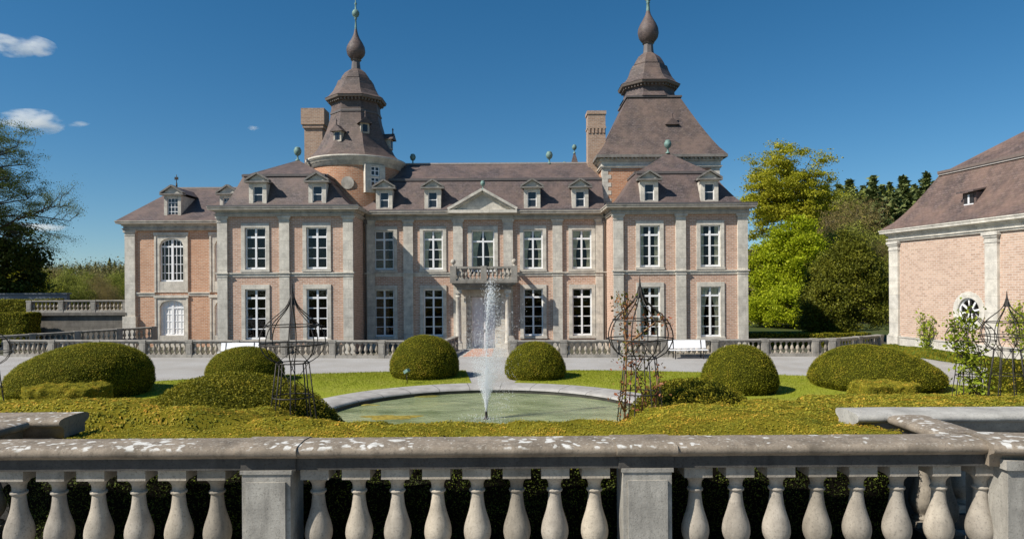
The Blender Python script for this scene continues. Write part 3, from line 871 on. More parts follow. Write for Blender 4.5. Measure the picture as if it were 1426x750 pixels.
# tower window (stone cross window)
TM = Matrix.Translation((tc[0], tc[1], 0)) @ Matrix.Rotation(R(34), 4, 'Z')
def tfm(mb):
    mb.v = [tuple(TM @ Vector(v)) for v in mb.v]; return mb
mb = MB(); yo = -tr
mb.box(-.74, -.33, yo - .22, yo + .5, 10.4, 12.35); mb.box(.33, .74, yo - .22, yo + .5, 10.4, 12.35); mb.box(-.33, .33, yo - .217, yo + .5, 10.4, 10.8); mb.box(-.33, .33, yo - .217, yo + .5, 12.25, 12.35); mb.box(-.33, .33, yo - .19, yo + .3, 11.48, 11.58)
tw = tfm(mb).build('window', STONE_L, C)
mb = MB(); yy = yo - .14
for a, b in ((-.33, -.26), (.26, .33), (-.035, .035)): mb.box(a, b, yy, yy + .06, 10.8, 12.25)
for z in (10.84, 11.2, 11.45, 11.62, 11.95, 12.21): mb.box(-.33, .33, yy + .003, yy + .05, z - .03, z + .03)
tfm(mb).build('sash', WHITE, tw)
mb = MB(); mb.box(-.33, .33, yy + .02, yy + .04, 10.8, 12.25); tfm(mb).build('pane', m_pane_dark, tw)

def spire(parent, c, roofprof, drum, eave, dome, neck, onion, rod, seg=8, square=None):
    """octagonal lantern and onion; profile lists are (radius, z)"""
    a0 = math.pi / 8
    mb = MB(); mb.lathe(drum, (*c, 0), seg, a0, smooth=False, cap=False); mb.build('lantern_drum', SLATE, parent)
    mb = MB(); mb.lathe(eave, (*c, 0), seg, a0, smooth=False)
    r, z = eave[1]
    for s in range(8):               # wooden brackets under the eave
        p0 = Vector((math.cos(a0 + s * math.pi / 4), math.sin(a0 + s * math.pi / 4), 0)); p1 = Vector((math.cos(a0 + (s + 1) * math.pi / 4), math.sin(a0 + (s + 1) * math.pi / 4), 0))
        for k in range(6):
            q = (p0 + (p1 - p0) * (k + .5) / 6); o = q * (r - .14); i = q * (r - .5)
            mb.bar((c[0] + i.x, c[1] + i.y, z - .09), (c[0] + o.x, c[1] + o.y, z - .09), .11, .16)
    mb.build('lantern_cornice', m_plain('painted_eave_timber', (.17, .14, .12), .8), parent)
    mb = MB(); mb.lathe(dome, (*c, 0), seg, a0, smooth=False, cap=False); mb.build('lantern_dome', SLATE_T, parent)
    mb = MB(); mb.lathe(neck, (*c, 0), seg, a0, smooth=False, cap=False); mb.build('spire_neck', LEAD, parent)
    mb = MB(); mb.lathe(onion, (*c, 0), 14, a0, smooth=True); mb.build('onion_dome', SLATE, parent)
    mb = MB(); mb.lathe(rod, (*c, 0), 10, smooth=True); mb.build('spire_finial', COPPER, parent)

# octagonal roof of the round tower
mb = MB(); prof = [(3.62, 12.98), (3.30, 13.20), (2.85, 13.75), (2.45, 14.5), (2.12, 15.3), (1.92, 16.0), (1.83, 16.5), (1.83, 16.72)]
mb.lathe(prof, (*tc, 0), 8, math.pi / 8, smooth=False, cap=False); mb.build('tower_roof', SLATE_T, C)
mb = MB(); mb.lathe([(1.83, 16.4), (1.9, 16.42), (1.9, 16.56), (1.83, 16.6)], (*tc, 0), 8, math.pi / 8, smooth=False, cap=False); mb.build('lead_band', LEAD, C)
spire(C, tc, None, [(1.8, 16.7), (1.78, 17.3), (1.95, 17.45)], [(1.7, 17.42), (2.2, 17.42), (2.26, 17.56), (2.1, 17.62)],
      [(2.28, 17.58), (1.98, 17.78), (1.68, 18.15), (1.45, 18.6), (1.3, 18.98), (1.1, 19.0), (1.12, 19.1), (1.0, 19.35), (.8, 19.62), (.5, 19.84), (.33, 19.94)],
      [(.36, 19.85), (.33, 20.1), (.29, 20.5), (.42, 20.62), (.3, 20.68)],
      [(.26, 20.62), (.46, 20.78), (.64, 21.02), (.70, 21.28), (.66, 21.55), (.50, 21.88), (.30, 22.2), (.16, 22.55), (.09, 22.9)],
      [(.10, 22.7), (.07, 23.2), (.05, 23.6), (.1, 23.64), (.1, 23.7), (.06, 23.76), (.2, 23.85), (.27, 24.0), (.27, 24.14), (.18, 24.3), (.07, 24.36), (.05, 24.7), (.1, 24.78), (.04, 24.9), (.01, 25.3)])
def lucarne(parent, x, y, z, rz, s=1.0):
    """little gabled slate window"""
    mb = MB(); 
    mb.box(-.26, .26, -.12, 1.3, 0, .62); d = mb
    M = Matrix.Translation((x, y, z)) @ Matrix.Rotation(rz, 4, 'Z') @ Matrix.Scale(s, 4)
    def tf(m):
        m.v = [tuple(M @ Vector(v)) for v in m.v]; return m
    d = tf(mb).build('lucarne', STONE_D, parent)
    mb = MB(); mb.add([(-.42, -.3, .58), (0, -.3, .98), (.42, -.3, .58), (-.42, 1.6, .58), (0, 1.6, .98), (.42, 1.6, .58)], [(0, 2, 1), (0, 1, 4, 3), (1, 2, 5, 4)])
    mb.lathe([(.05, 0), (.03, .2), (.06, .26), (.01, .38)], (0, -.2, .95), 6)
    tf(mb).build('lucarne_roof', SLATE, d)
    mb = MB(); mb.box(-.15, .15, -.135, -.12, .1, .52); mb.box(-.02, .02, -.15, -.135, .1, .52)
    tf(mb).build('shutter', m_pane_dark, d)
for a, rr, z in ((R(-108), 2.42, 14.1), (R(-62), 2.15, 14.75), (R(-8), 2.55, 13.9)):
    lucarne(C, tc[0] + rr * math.cos(a), tc[1] + rr * math.sin(a), z, a + math.pi / 2, 1.2)

# ---------------- square tower
sx0, sx1, sy0, sy1 = 6.48, 14.80, 48.5, 56.9; scx, scy = 10.64, 52.7
mb = MB()
for p, q in (((sx0, sy0), (sx1, sy0)), ((sx1, sy0), (sx1, sy1)), ((sx1, sy1), (sx0, sy1)), ((sx0, sy1), (sx0, sy0))):
    mb.poly([(*p, Zg), (*q, Zg), (*q, 12.2), (*p, 12.2)])
mb.build('tower_wall', BRICK_T, C)
mb = MB()
for i in range(12):
    z = 8.9 + i * .28; w = .62 if i % 2 else .40
    if z > 12.1: break
    mb.box(sx0 - .02, sx0 + w, sy0 - .02, sy0 + .3, z, z + .275); mb.box(sx1 - w, sx1 + .02, sy0 - .02, sy0 + .3, z, z + .275)
    mb.box(sx0 - .022, sx0 + .2, sy0 + .3, sy0 + 1.0 - w, z, z + .275)
mb.build('quoin', STONE_L, C)
cornice(C, sx0, sx1, sy0, sy1, 12.15, 12.86, over=.2, stone=STONE_L, frieze=.7, name='tower_cornice')
mb = MB(); mb.box(sx0 - .47, sx1 + .47, sy0 - .47, sy1 + .47, 12.87, 13.055); mb.build('eave_board', DORM, C)
mb = MB()
for i in range(30):
    xx = sx0 + .1 + i * (sx1 - sx0 - .2) / 29
    mb.box(xx - .06, xx + .06, sy0 - .36, sy0 - .1, 12.74, 12.87)
for i in range(24):
    yy = sy0 + .2 + i * .34; mb.box(sx0 - .36, sx0 - .1, yy - .06, yy + .06, 12.74, 12.87)
mb.build('dentil_row', STONE_D, C)
mb = MB(); E = (sx0 - .45, sx1 + .45, sy0 - .45, sy1 + .45); s = 1.93; B = (scx - s, scx + s, scy - s, scy + s)
slope_band(mb, E, 13.06, B, 17.85, 8, .84); mb.poly([(B[0], B[2], 17.85), (B[1], B[2], 17.85), (B[1], B[3], 17.85), (B[0], B[3], 17.85)]); mb.build('tower_roof', SLATE_T, C)
mb = MB(); e = .14; mb.box(B[0] - e, B[1] + e, B[2] - e, B[3] + e, 17.8, 17.93); mb.build('lead_platform', LEAD, C)
spire(C, (scx, scy), None, [(2.3, 17.93), (1.98, 18.35), (1.95, 18.75), (2.1, 18.95)], [(1.85, 18.92), (2.34, 18.92), (2.42, 19.08), (2.2, 19.15)],
      [(2.44, 19.1), (2.1, 19.32), (1.8, 19.7), (1.55, 20.2), (1.42, 20.6), (1.22, 20.62), (1.25, 20.74), (1.1, 21.05), (.9, 21.35), (.6, 21.6), (.42, 21.72)],
      [(.44, 21.65), (.4, 21.9), (.36, 22.4), (.48, 22.5), (.36, 22.56)],
      [(.32, 22.48), (.54, 22.66), (.74, 22.95), (.81, 23.3), (.77, 23.62), (.62, 23.98), (.40, 24.35), (.22, 24.7), (.12, 25.1)],
      [(.16, 24.8), (.14, 25.2), (.11, 25.6), (.16, 25.66), (.1, 25.74), (.26, 25.9), (.34, 26.1), (.3, 26.3), (.15, 26.45), (.06, 26.55), (.02, 27.4)])
lucarne(C, X(936, 49.9), 49.75, 14.75, 0, 1.25)

# ---------------- chimneys and the small turret
mb = MB(); x, y = -15.35, 53.5
mb.box(x - .70, x + .70, y - .55, y + .55, 9, 16.2); mb.box(x - .90, x + .90, y - .75, y + .75, 16.45, 17.7); mb.box(x - .80, x + .80, y - .68, y + .68, 16.2, 16.45)
mb.build('chimney', BRICK_Y, C)
mb = MB(); x, y = 6.32, 51.0
mb.box(x - .64, x + .66, y - .6, y + .6, 9, 16.5); mb.box(x - .70, x + .72, y - .66, y + .66, 16.5, 16.75)
for i in range(5): mb.box(x - .62 + i * .27, x - .48 + i * .27, y - .66, y - .6, 15.1, 15.45)
mb.box(x - .68, x + .70, y - .65, y + .65, 15.45, 15.6)
mb.build('chimney', BRICK_Y, C)
mb = MB(); x, y = X(801, 58), 58
mb.lathe([(1.0, 12.4), (.62, 13.6), (.28, 14.6), (.06, 15.2)], (x, y, 0), 4, math.pi / 4, smooth=False); mb.build('turret_roof', SLATE, C)
urn(C, x, y, 15.1, .75); 
mb = MB(); x2 = X(787, 57); mb.box(x2 - .5, x2 + .5, 56.4, 57.6, 11, 13.55); mb.build('chimney', STONE_D, C)
urn(C, x2, 57, 13.5, .72)
# ================================================================== STABLE WING (right)
TH = math.atan2(-8.7, 1.2)
ST = thing('stable_block', 'tall pink brick outbuilding with slate mansard roof and round window at the right edge', 'outbuilding', (22.0, 39.6, 0), TH)
S = ST
SL, SD = 20.0, 12.0
STB = m_stone('stable_stone', (.60, .57, .51), .65, .3, joints=(2.5, .8))
ocx, ocz, orad = 5.66, 2.42, .68
def st_build(mb, name, mat, parent=None, **k): return mb.build(name, mat, parent or S, **k)
facade_wall('wall', S, 0, SL, 0, 0, 6.4, [(ocx - .69, ocx + .69, ocz - .69, ocz + .69)], m_brick('stable_brick_wall', (.54, .375, .285), (.37, .24, .175), (.55, .48, .41), .35))
mb = MB(); mb.poly([(0, SD, 0), (0, 0, 0), (0, 0, 6.4), (0, SD, 6.4)]); mb.poly([(SL, 0, 0), (SL, SD, 0), (SL, SD, 6.4), (SL, 0, 6.4)]); mb.poly([(SL, SD, 0), (0, SD, 0), (0, SD, 6.4), (SL, SD, 6.4)]); st_build(mb, 'side_wall', BRICK)
mb = MB(); mb.box(.75, SL, -.10, .02, -.1, .78); mb.box(.75, SL, -.13, .02, .78, .86); st_build(mb, 'plinth', STB)
def st_pil(xc, w):
    mb = MB(); a, b = xc - w / 2, xc + w / 2
    mb.box(a, b, -.14, .05, .95, 5.75); mb.box(a - .08, b + .08, -.24, .05, -.1, .86); mb.box(a - .04, b + .04, -.18, .05, .86, .95)
    mb.box(a - .03, b + .03, -.17, .05, 5.75, 5.83); mb.box(a, b, -.15, .05, 5.83, 6.0); mb.box(a - .05, b + .05, -.2, .05, 6.0, 6.1); mb.box(a - .1, b + .1, -.25, .05, 6.1, 6.25)
    st_build(mb, 'pilaster', STB)
for xc in (.38, 7.12, 13.9): st_pil(xc, .72)
cornice(S, 0, SL, -.02, SD, 6.25, 6.92, over=.45, stone=STB, sides=(True, True))
mb = MB(); E = (-.42, SL + .4, -.42, SD + .4); B = (1.75, SL - 1.7, 1.75, SD - 1.75)
slope_band(mb, E, 6.94, B, 9.95, 7, .72); hip_top(mb, B, 9.95, (6.0, SD / 2), (SL - 6, SD / 2), 12.9)
st_build(mb, 'roof', m_slate('stable_slate', (.125, .092, .083)))
mb = MB(); pts = [(B[0], B[2]), (B[1], B[2]), (B[1], B[3]), (B[0], B[3])]
for i in range(4): mb.bar((*pts[i], 9.99), (*pts[(i + 1) % 4], 9.99), .40, .14)
st_build(mb, 'roof_break_moulding', m_plain('roof_edge_slate', (.16, .125, .11), .7))
mb = MB()
for i in range(4): mb.bar((*pts[i], 9.88), (*pts[(i + 1) % 4], 9.88), .30, .09)
st_build(mb, 'lead_flashing_strip', m_plain('pale_flashing', (.42, .38, .35), .6))
# round window with radial glazing bars
mb = MB(); K = 28
for i in range(K):
    a, b = 2 * math.pi * i / K, 2 * math.pi * (i + 1) / K
    ri, ro = orad, .99
    q = [(ocx + r * math.cos(t), ocz + r * math.sin(t)) for r, t in ((ri, a), (ro, a), (ro, b), (ri, b))]
    mb.add([(x, -.05, z) for x, z in q] + [(x, .34, z) for x, z in q], [(0, 1, 2, 3), (7, 6, 5, 4), (0, 3, 7, 4), (1, 5, 6, 2)])
ow = st_build(mb, 'round_window', STB)
mb = MB(); yy = .10
for i in range(8):
    a = math.pi * i / 4 + .2
    mb.bar((ocx + .1 * math.cos(a), yy, ocz + .1 * math.sin(a)), (ocx + .66 * math.cos(a), yy, ocz + .66 * math.sin(a)), .085, .05, up=(0, 1, 0))
for i in range(K):
    a, b = 2 * math.pi * i / K, 2 * math.pi * (i + 1) / K
    for ri, ro in ((.61, .682), (.1, .18)):
        q = [(ocx + r * math.cos(t), ocz + r * math.sin(t)) for r, t in ((ri, a), (ro, a), (ro, b), (ri, b))]
        mb.add([(x, yy - .04, z) for x, z in q] + [(x, yy + .03, z) for x, z in q], [(0, 1, 2, 3), (7, 6, 5, 4), (0, 3, 7, 4), (1, 5, 6, 2)])
mb.build('glazing_bar', WHITE, ow)
mb = MB(); mb.poly([(ocx + .67 * math.cos(t), .14, ocz + .67 * math.sin(t)) for t in [2 * math.pi * i / K for i in range(K)]]); mb.build('pane', GLASS, ow)
mb = MB(); mb.box(ocx - 1.5, ocx + 1.5, 1.2, 1.3, .5, 4.5); st_build(mb, 'dark_inner_face', ROOM_SHADE)  # added dark sheet standing in for the unlit room behind the pane
# lucarne on the slope
lx = 5.15
mb = MB(); mb.box(lx - .42, lx + .42, .5, 2.2, 7.70, 8.42); lu = st_build(mb, 'lucarne', SLATE)
mb = MB(); mb.add([(lx - .55, .22, 8.40), (lx + .55, .22, 8.40), (lx + .5, 2.1, 8.78), (lx - .5, 2.1, 8.78), (lx - .55, .22, 8.48), (lx + .55, .22, 8.48), (lx + .5, 2.1, 8.86), (lx - .5, 2.1, 8.86)], [(3,2,1,0),(4,5,6,7),(0,1,5,4),(1,2,6,5),(2,3,7,6),(3,0,4,7)]); mb.build('lucarne_roof', SLATE, lu)
mb = MB(); mb.box(lx - .30, lx + .30, .47, .5, 7.80, 8.34); mb.build('pane', m_pane_dark, lu)
mb = MB(); mb.box(lx - .05, lx + .05, .45, .47, 7.86, 8.3); mb.box(lx - .30, lx + .30, .453, .47, 7.77, 7.84); mb.build('sash', WHITE, lu)

# ================================================================== BALUSTRADES
BAL_MESH = {}
def bal_mesh(key, h, r, seg, mat):
    if key not in BAL_MESH: BAL_MESH[key] = baluster_mb(h, r, seg=seg).mesh('baluster', mat, None)
    return BAL_MESH[key]

def balustrade(label, p0, p1, z0, h, pitch, per, cat='balustrade', group=None, z1=None, mat=None, bmat=None, r=.10, ends=(True, True), mk='mid', postw=.34):
    """root at p0, local X along the run; parts: rail, plinth, posts, balusters"""
    p0 = Vector(p0); p1 = Vector(p1); L = (p1 - p0).length; a = math.atan2(p1.y - p0.y, p1.x - p0.x)
    mat = mat or STONE_B; bmat = bmat or STONE_F
    dz = 0 if z1 is None else z1 - z0
    root = thing('stone_balustrade', label, cat, (p0.x, p0.y, z0), a, group)
    def zz(x): return dz * x / L
    mb = MB(); t = .13; w = .34
    prof = [(-w/2 + .05, -t), (w/2 - .05, -t), (w/2 - .04, -t*.7), (w/2, -t*.5), (w/2, -.03), (w/2 - .03, 0), (-w/2 + .03, 0), (-w/2, -.03), (-w/2, -t*.5), (-w/2 + .04, -t*.7)]
    n = len(prof)
    vs = [(x, o, h + z + zz(x)) for x in (0, L) for o, z in prof]
    mb.add(vs, [(k, n + k, n + (k+1) % n, (k+1) % n) for k in range(n)] + [tuple(range(n)), tuple(range(2*n - 1, n - 1, -1))])
    mb.build('rail', mat, root)
    mb = MB(); mb.hull8([(0, -.17, 0), (L, -.17, dz), (L, .17, dz), (0, .17, 0)], [(0, -.15, .16), (L, -.15, .16 + dz), (L, .15, .16 + dz), (0, .15, .16)])
    mb.build('plinth', mat, root)
    nb = max(1, int(round(L / pitch)))
    step = L / nb
    me = bal_mesh(mk, h - .16 - t + .01, r, 10, bmat)
    pme = None
    cnt = 0
    for i in range(nb + 1):
        x = i * step
        if i % per == 0 or i == nb:
            if (i == 0 and not ends[0]) or (i == nb and not ends[1]): continue
            if pme is None:
                m = MB(); m.box(-postw/2, postw/2, -.185, .185, -.003, h - t + .012); m.box(-postw/2 + .06, postw/2 - .06, -.20, -.185, .22, h - t - .1); m.box(-postw/2 - .03, postw/2 + .03, -.2, .2, h - t + .01, h + .012); pme = m.mesh('post', mat)
            o = link_mesh('post', pme, root); o.location = (x, 0, zz(x))
        else:
            o = link_mesh('baluster', me, root); o.location = (x, 0, .155 + zz(x)); cnt += 1
    return root
balustrade('long grey stone balustrade across the forecourt left of the entrance path', (-28.6, 38.75), (-4.0, 36.4), 0, .95, .30, 9)
balustrade('grey stone balustrade behind the white bench on the right of the entrance path', (0.05, 36.4), (17.0, 36.4), 0, .93, .30, 9)
balustrade('short stone balustrade running back from the forecourt corner towards the dark yew', (17.3, 36.55), (20.9, 38.9), 0, .93, .30, 7)
balustrade('left stone parapet of the entrance bridge leading to the white door', (-3.9, 36.7), (-3.75, 44.8), -.02, .86, .32, 6, z1=-.30, r=.11)
balustrade('right stone parapet of the entrance bridge leading to the white door', (.02, 36.7), (-.12, 44.8), -.02, .86, .32, 6, z1=-.30, r=.11)
balustrade('sloping stone balustrade of the side ramp below the annex', (-32.2, 41.6), (-25.0, 47.6), .02, .93, .30, 8, z1=.25)
balustrade('stone balustrade on the raised side terrace at far left', (-35.6, 50.4), (-28.5, 50.4), 2.1, .9, .29, 8)
mb = MB(); mb.box(-60, -28.25, 50.0, 58, -.5, 2.02); mb.box(-60, -28.2, 49.8, 50.0, 1.9, 2.1)
setp(mb.build('terrace_wall', STONE_W), 'long dark stained retaining wall under the side terrace balustrade', 'wall')
mb = MB(); mb.box(-46, -37.6, 57.6, 58.0, 2.0, 3.4); mb.box(-46, -37.5, 57.5, 58.1, 3.4, 3.52)
setp(mb.build('garden_wall', m_plain('bluish_wall', (.13, .15, .17), .8)), 'low bluish grey wall behind the dark clipped hedge at far left', 'wall')
# red brick strip and grey flags of the entrance bridge
mb = MB(); mb.hull8([(-3.75, 36.4, -.4), (-.1, 36.4, -.4), (-.2, 47, -.5), (-3.65, 47, -.5)], [(-3.75, 36.4, .01), (-.1, 36.4, .01), (-.2, 47, -.40), (-3.65, 47, -.40)])
setp(mb.build('bridge', m_stone('flagstones', (.42, .40, .37), .7, .3, joints=(.9, .6))), kind='structure')
mb = MB(); mb.hull8([(-2.75, 37.6, -.2), (-1.15, 37.6, -.2), (-1.25, 45.9, -.45), (-2.65, 45.9, -.45)], [(-2.75, 37.6, -.032), (-1.15, 37.6, -.032), (-1.25, 45.9, -.353), (-2.65, 45.9, -.353)])
setp(mb.build('brick_path', m_brick('red_paving', (.52, .22, .14), (.42, .17, .10), (.45, .38, .30), .2)), kind='structure')

# ---------------- near balustrade
RZ = 2.555                                # top of the rail
NB = thing('stone_balustrade', 'near weathered stone balustrade with lichen topped rail across the foreground', 'balustrade', (-.48, 5.36, 1.46))
WL[NB.name] = Vector((-.48, 5.36, 1.46))
def rail_profile():
    p = [(-.14, 2.368), (-.14, 2.452)]                       # fascia, front is negative
    p += [(-.155, 2.460), (-.165, 2.470)]
    for i in range(7):
        a = -math.pi / 2 + math.pi * i / 6
        p.append((-.165 - .038 * math.cos(a), 2.508 + .038 * math.sin(a)))
    p += [(-.13, 2.553), (0, RZ + .004)]
    p += [(-o, z) for o, z in p[:-1]][::-1]
    return p
def rail_run(mb, x0, y0, x1, y1, prof, sub=40, wob=.0035):
    d = Vector((x1 - x0, y1 - y0, 0)); L = d.length; d.normalize(); s = Vector((-d.y, d.x, 0))
    n = len(prof); vs = []
    k = max(2, int(L * sub / 4))
    for i in range(k + 1):
        p = Vector((x0, y0, 0)) + d * L * i / k
        for o, z in prof:
            q = p + s * o
            nn = mnoise.noise(Vector((q.x * 5, q.y * 5, z * 9))) * wob + mnoise.noise(Vector((q.x * 17, q.y * 17, z * 17))) * wob * .5
            vs.append((q.x, q.y, z + nn))
    fs = [(i*n + j, i*n + (j+1) % n, (i+1)*n + (j+1) % n, (i+1)*n + j) for i in range(k) for j in range(n)]
    mb.add(vs, fs, 0, True); mb.add(vs[:n], [tuple(range(n))]); mb.add(vs[-n:], [tuple(range(n))[::-1]])
yb = 5.36
mb = MB()
for a, b in ((-4.45, -2.02), (-2.005, .86), (.875, 3.62)): rail_run(mb, a, yb, b, yb, rail_profile())
mb.build('rail', STONE_R, NB)
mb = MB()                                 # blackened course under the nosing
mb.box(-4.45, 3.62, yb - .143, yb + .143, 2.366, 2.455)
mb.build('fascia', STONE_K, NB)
mb = MB(); mb.box(-4.5, 3.7, yb - .17, yb + .17, 1.44, 1.60); mb.build('plinth', STONE_B, NB)
nb_me = MB(); bh = 2.367 - 1.60
def near_bal():
    mb = MB(); e = .108; z1 = bh
    bv = .008
    mb.hull8([(-e, -e, z1 - .088), (e, -e, z1 - .088), (e, e, z1 - .088), (-e, e, z1 - .088)], [(-e, -e, z1), (e, -e, z1), (e, e, z1), (-e, e, z1)])
    mb.box(-e, e, -e, e, 0, .07)
    P = [(.075, .07), (.085, .075), (.085, .09), (.06, .10), (.054, .11), (.060, .125), (.082, .155), (.099, .19), (.106, .22), (.1075, .245), (.104, .28), (.096, .315), (.083, .355), (.069, .40), (.058, .445), (.051, .50), (.048, .54),
         (.048, .552), (.059, .556), (.063, .566), (.060, .576), (.049, .58), (.050, .615), (.056, .635), (.070, .652), (.078, .664), (.078, .682)]
    mb.lathe(P, (0, 0, 0), 28, cap=False)
    return mb
nbm = near_bal().mesh('baluster', STONE_F)
for px in (-30, 25, 81, 136, 192, 247.5, 301, 442, 498.5, 552, 608, 663, 718, 770.6, 826, 966, 1023, 1079, 1135.6, 1191, 1246.7, 1305, 1363.5):
    o = link_mesh('baluster', nbm, NB); x = X(px, yb)
    o.location = Vector((x, yb, 1.60)) - WL[NB.name]; o.rotation_euler = (0, 0, random.choice((0, 1, 2, 3)) * math.pi / 2)
def near_post(x, w=.37):
    mb = MB(); a, b = x - w / 2, x + w / 2
    mb.box(a, b, yb - .16, yb + .16, 1.44, 2.34); mb.box(a - .012, b + .012, yb - .172, yb + .172, 2.34, 2.368)
    mb.box(a + .035, b - .035, yb - .18, yb - .16, 1.5, 2.28)
    # rail block breaking forward over the post
    return mb.build('post', m_post, NB)
m_post = m_stone('post_stone', (.34, .32, .28), .45, .8, scale=2.4)
for px in (369, 900): near_post(X(px, yb - .16))
mb = MB(); mb.box(3.70, 4.12, yb - .26, yb + .22, 1.44, 2.368); mb.box(3.67, 4.15, yb - .29, yb + .25, 2.368, 2.44); mb.build('corner_pier', m_post, NB)
mb = MB(); rail_run(mb, 3.63, yb - .02, 4.2, yb - .12, [(o * 1.35, z + .012) for o, z in rail_profile()]); mb.build('corner_rail', STONE_R, NB)
for px, w in ((369, .46), (900, .46)):
    x = X(px, yb - .2)
    mb = MB(); rail_run(mb, x - w / 2, yb, x + w / 2, yb, [(o * 1.09, z + (.006 if z > 2.5 else -.0)) for o, z in rail_profile() if z > 2.453]); mb.build('rail_block', STONE_R, NB)
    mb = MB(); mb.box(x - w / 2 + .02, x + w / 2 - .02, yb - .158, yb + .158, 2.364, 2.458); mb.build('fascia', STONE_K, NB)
# side returns, mirrored about the garden axis
def return_wall(label, sgn):
    ax = -.5
    root = thing('stone_balustrade', label, 'balustrade', (ax + sgn * 4.1, 6.2, 1.46)); WL[root.name] = Vector((ax + sgn * 4.1, 6.2, 1.46))
    mb = MB(); rail_run(mb, ax + sgn * 4.15, 5.5, ax + sgn * 4.15, 6.28, rail_profile()); mb.build('side_rail', STONE_R, root)
    mb = MB(); x0, x1 = ax + sgn * 3.70, ax + sgn * 9.0
    rail_run(mb, min(x0, x1), 6.54, max(x0, x1), 6.54, [(o * 1.12, z + .003) for o, z in rail_profile()]); mb.build('rail', STONE_R if sgn < 0 else m_stone('clean_rail_stone', (.40, .385, .35), .6, .4, scale=2.0), root)
    mb = MB(); a, b = sorted((ax + sgn * 3.78, ax + sgn * 4.3)); mb.box(a, b, 6.34, 6.74, 1.44, 2.37)
    mb.box(ax + sgn * 4.15 - .14, ax + sgn * 4.15 + .14, 5.5, 6.34, 1.44, 1.62); mb.build('pier', STONE_K, root)
    a, b = sorted((ax + sgn * 4.3, ax + sgn * 9.0)); mb = MB(); mb.box(a, b, 6.38, 6.70, 1.44, 1.6); mb.box(a, b, 6.36, 6.72, 2.3, 2.37); mb.build('plinth', STONE_K, root)
    for i in range(15):
        o = link_mesh('baluster', nbm, root); o.location = Vector((ax + sgn * (4.5 + i * .31), 6.54, 1.6)) - WL[root.name]
    for i in range(2):
        o = link_mesh('baluster', nbm, root); o.location = Vector((ax + sgn * 4.15, 5.78 + i * .31, 1.6)) - WL[root.name]
return_wall('pale stone balustrade return at the right behind the foreground rail corner', 1)
return_wall('lichen spotted stone balustrade return ending in the hedge at lower left', -1)

# ================================================================== POND
PC = Vector((-.77, 19.8, 0)); PR = 4.85
m = RIM
mb = MB(); seg = 96
mb.lathe([(6.12, -.02), (6.10, .10), (6.02, .155), (5.9, .17), (5.25, .155), (4.97, .13), (4.88, .09), (4.87, .05)], PC, seg, cap=False)
pond_rim = mb.build('pond_rim', [RIM])
mb = MB(); mb.lathe([(4.90, .05), (4.91, -.35)], PC, seg, cap=False); mb.build('dark_inner_face', m_plain('wet_pond_wall', (.045, .042, .035), .5, .4, 0, .4, 3), pond_rim)
setp(pond_rim, 'low round stone rim of the fountain pond', 'pond rim')
def m_water():
    m = N('murky_pond_water', .04, .5)
    c = m.ramp(m.noise(.55, 5, .6, stretch=(1, 2.2, 1)), [(.34, (.15, .19, .085)), (.55, (.29, .335, .18)), (.72, (.38, .39, .20))])  # green murk; its darker streaks paint ripple shading into the colour
    al = m.ramp(m.noise(.8, 6, .65, stretch=(.8, 2.0, 1)), [(.64, 0), (.70, 1)])
    c = m.mix(m.math('MULTIPLY', al, .7), c, (.24, .19, .05)); m.base(c)
    b1 = m.noise(2.6, 4, .6, stretch=(1, 1.2, 1)); b2 = m.noise(8, 3, .6)
    m.bump(m.math('ADD', m.math('MULTIPLY', b1, .7), m.math('MULTIPLY', b2, .35)), .6, .08)
    return m.m
mb = MB(); mb.poly([(PC.x + 4.9 * math.cos(2*math.pi*i/64), PC.y + 4.9 * math.sin(2*math.pi*i/64), -.06) for i in range(64)])
setp(mb.build('pond_water', m_water()), kind='structure')
# drifting algae mats
def algae(label, cx, cy, a, b, seed, col):
    r = random.Random(seed); mb = MB(); n = 40
    ring = []
    for i in range(n):
        t = 2 * math.pi * i / n; k = .75 + .5 * mnoise.noise(Vector((math.cos(t) * 1.7 + seed, math.sin(t) * 1.7, seed * .7)))+ .12 * r.random()
        ring.append((cx + a * k * math.cos(t), cy + b * k * math.sin(t)))
    vs = [(x, y, -.056) for x, y in ring] + [(cx + (x - cx) * .8, cy + (y - cy) * .8, -.045 + .01 * r.random()) for x, y in ring]
    mb.add(vs, [(i, (i + 1) % n, n + (i + 1) % n, n + i) for i in range(n)] + [tuple(range(n, 2 * n))], 0, True)
    setp(mb.build('algae_mat', m_plain('algae_' + str(seed), col, .8, .2, 0, .45, 9)), label, 'pond weed')
algae('large yellow brown weed mat floating at left in the pond', -3.6, 20.15, .95, .42, 3, (.26, .20, .035))
algae('small dark clump of weed by the far right pond wall', X(800, 24.2), 24.0, .30, .16, 5, (.06, .05, .02))
algae('olive weed patch along the far left pond wall', X(588, 24.2), 24.0, .8, .22, 8, (.15, .14, .03))
algae('thin yellow weed streak near the left pond wall', X(510, 22.6), 22.3, .45, .15, 11, (.24, .21, .05))

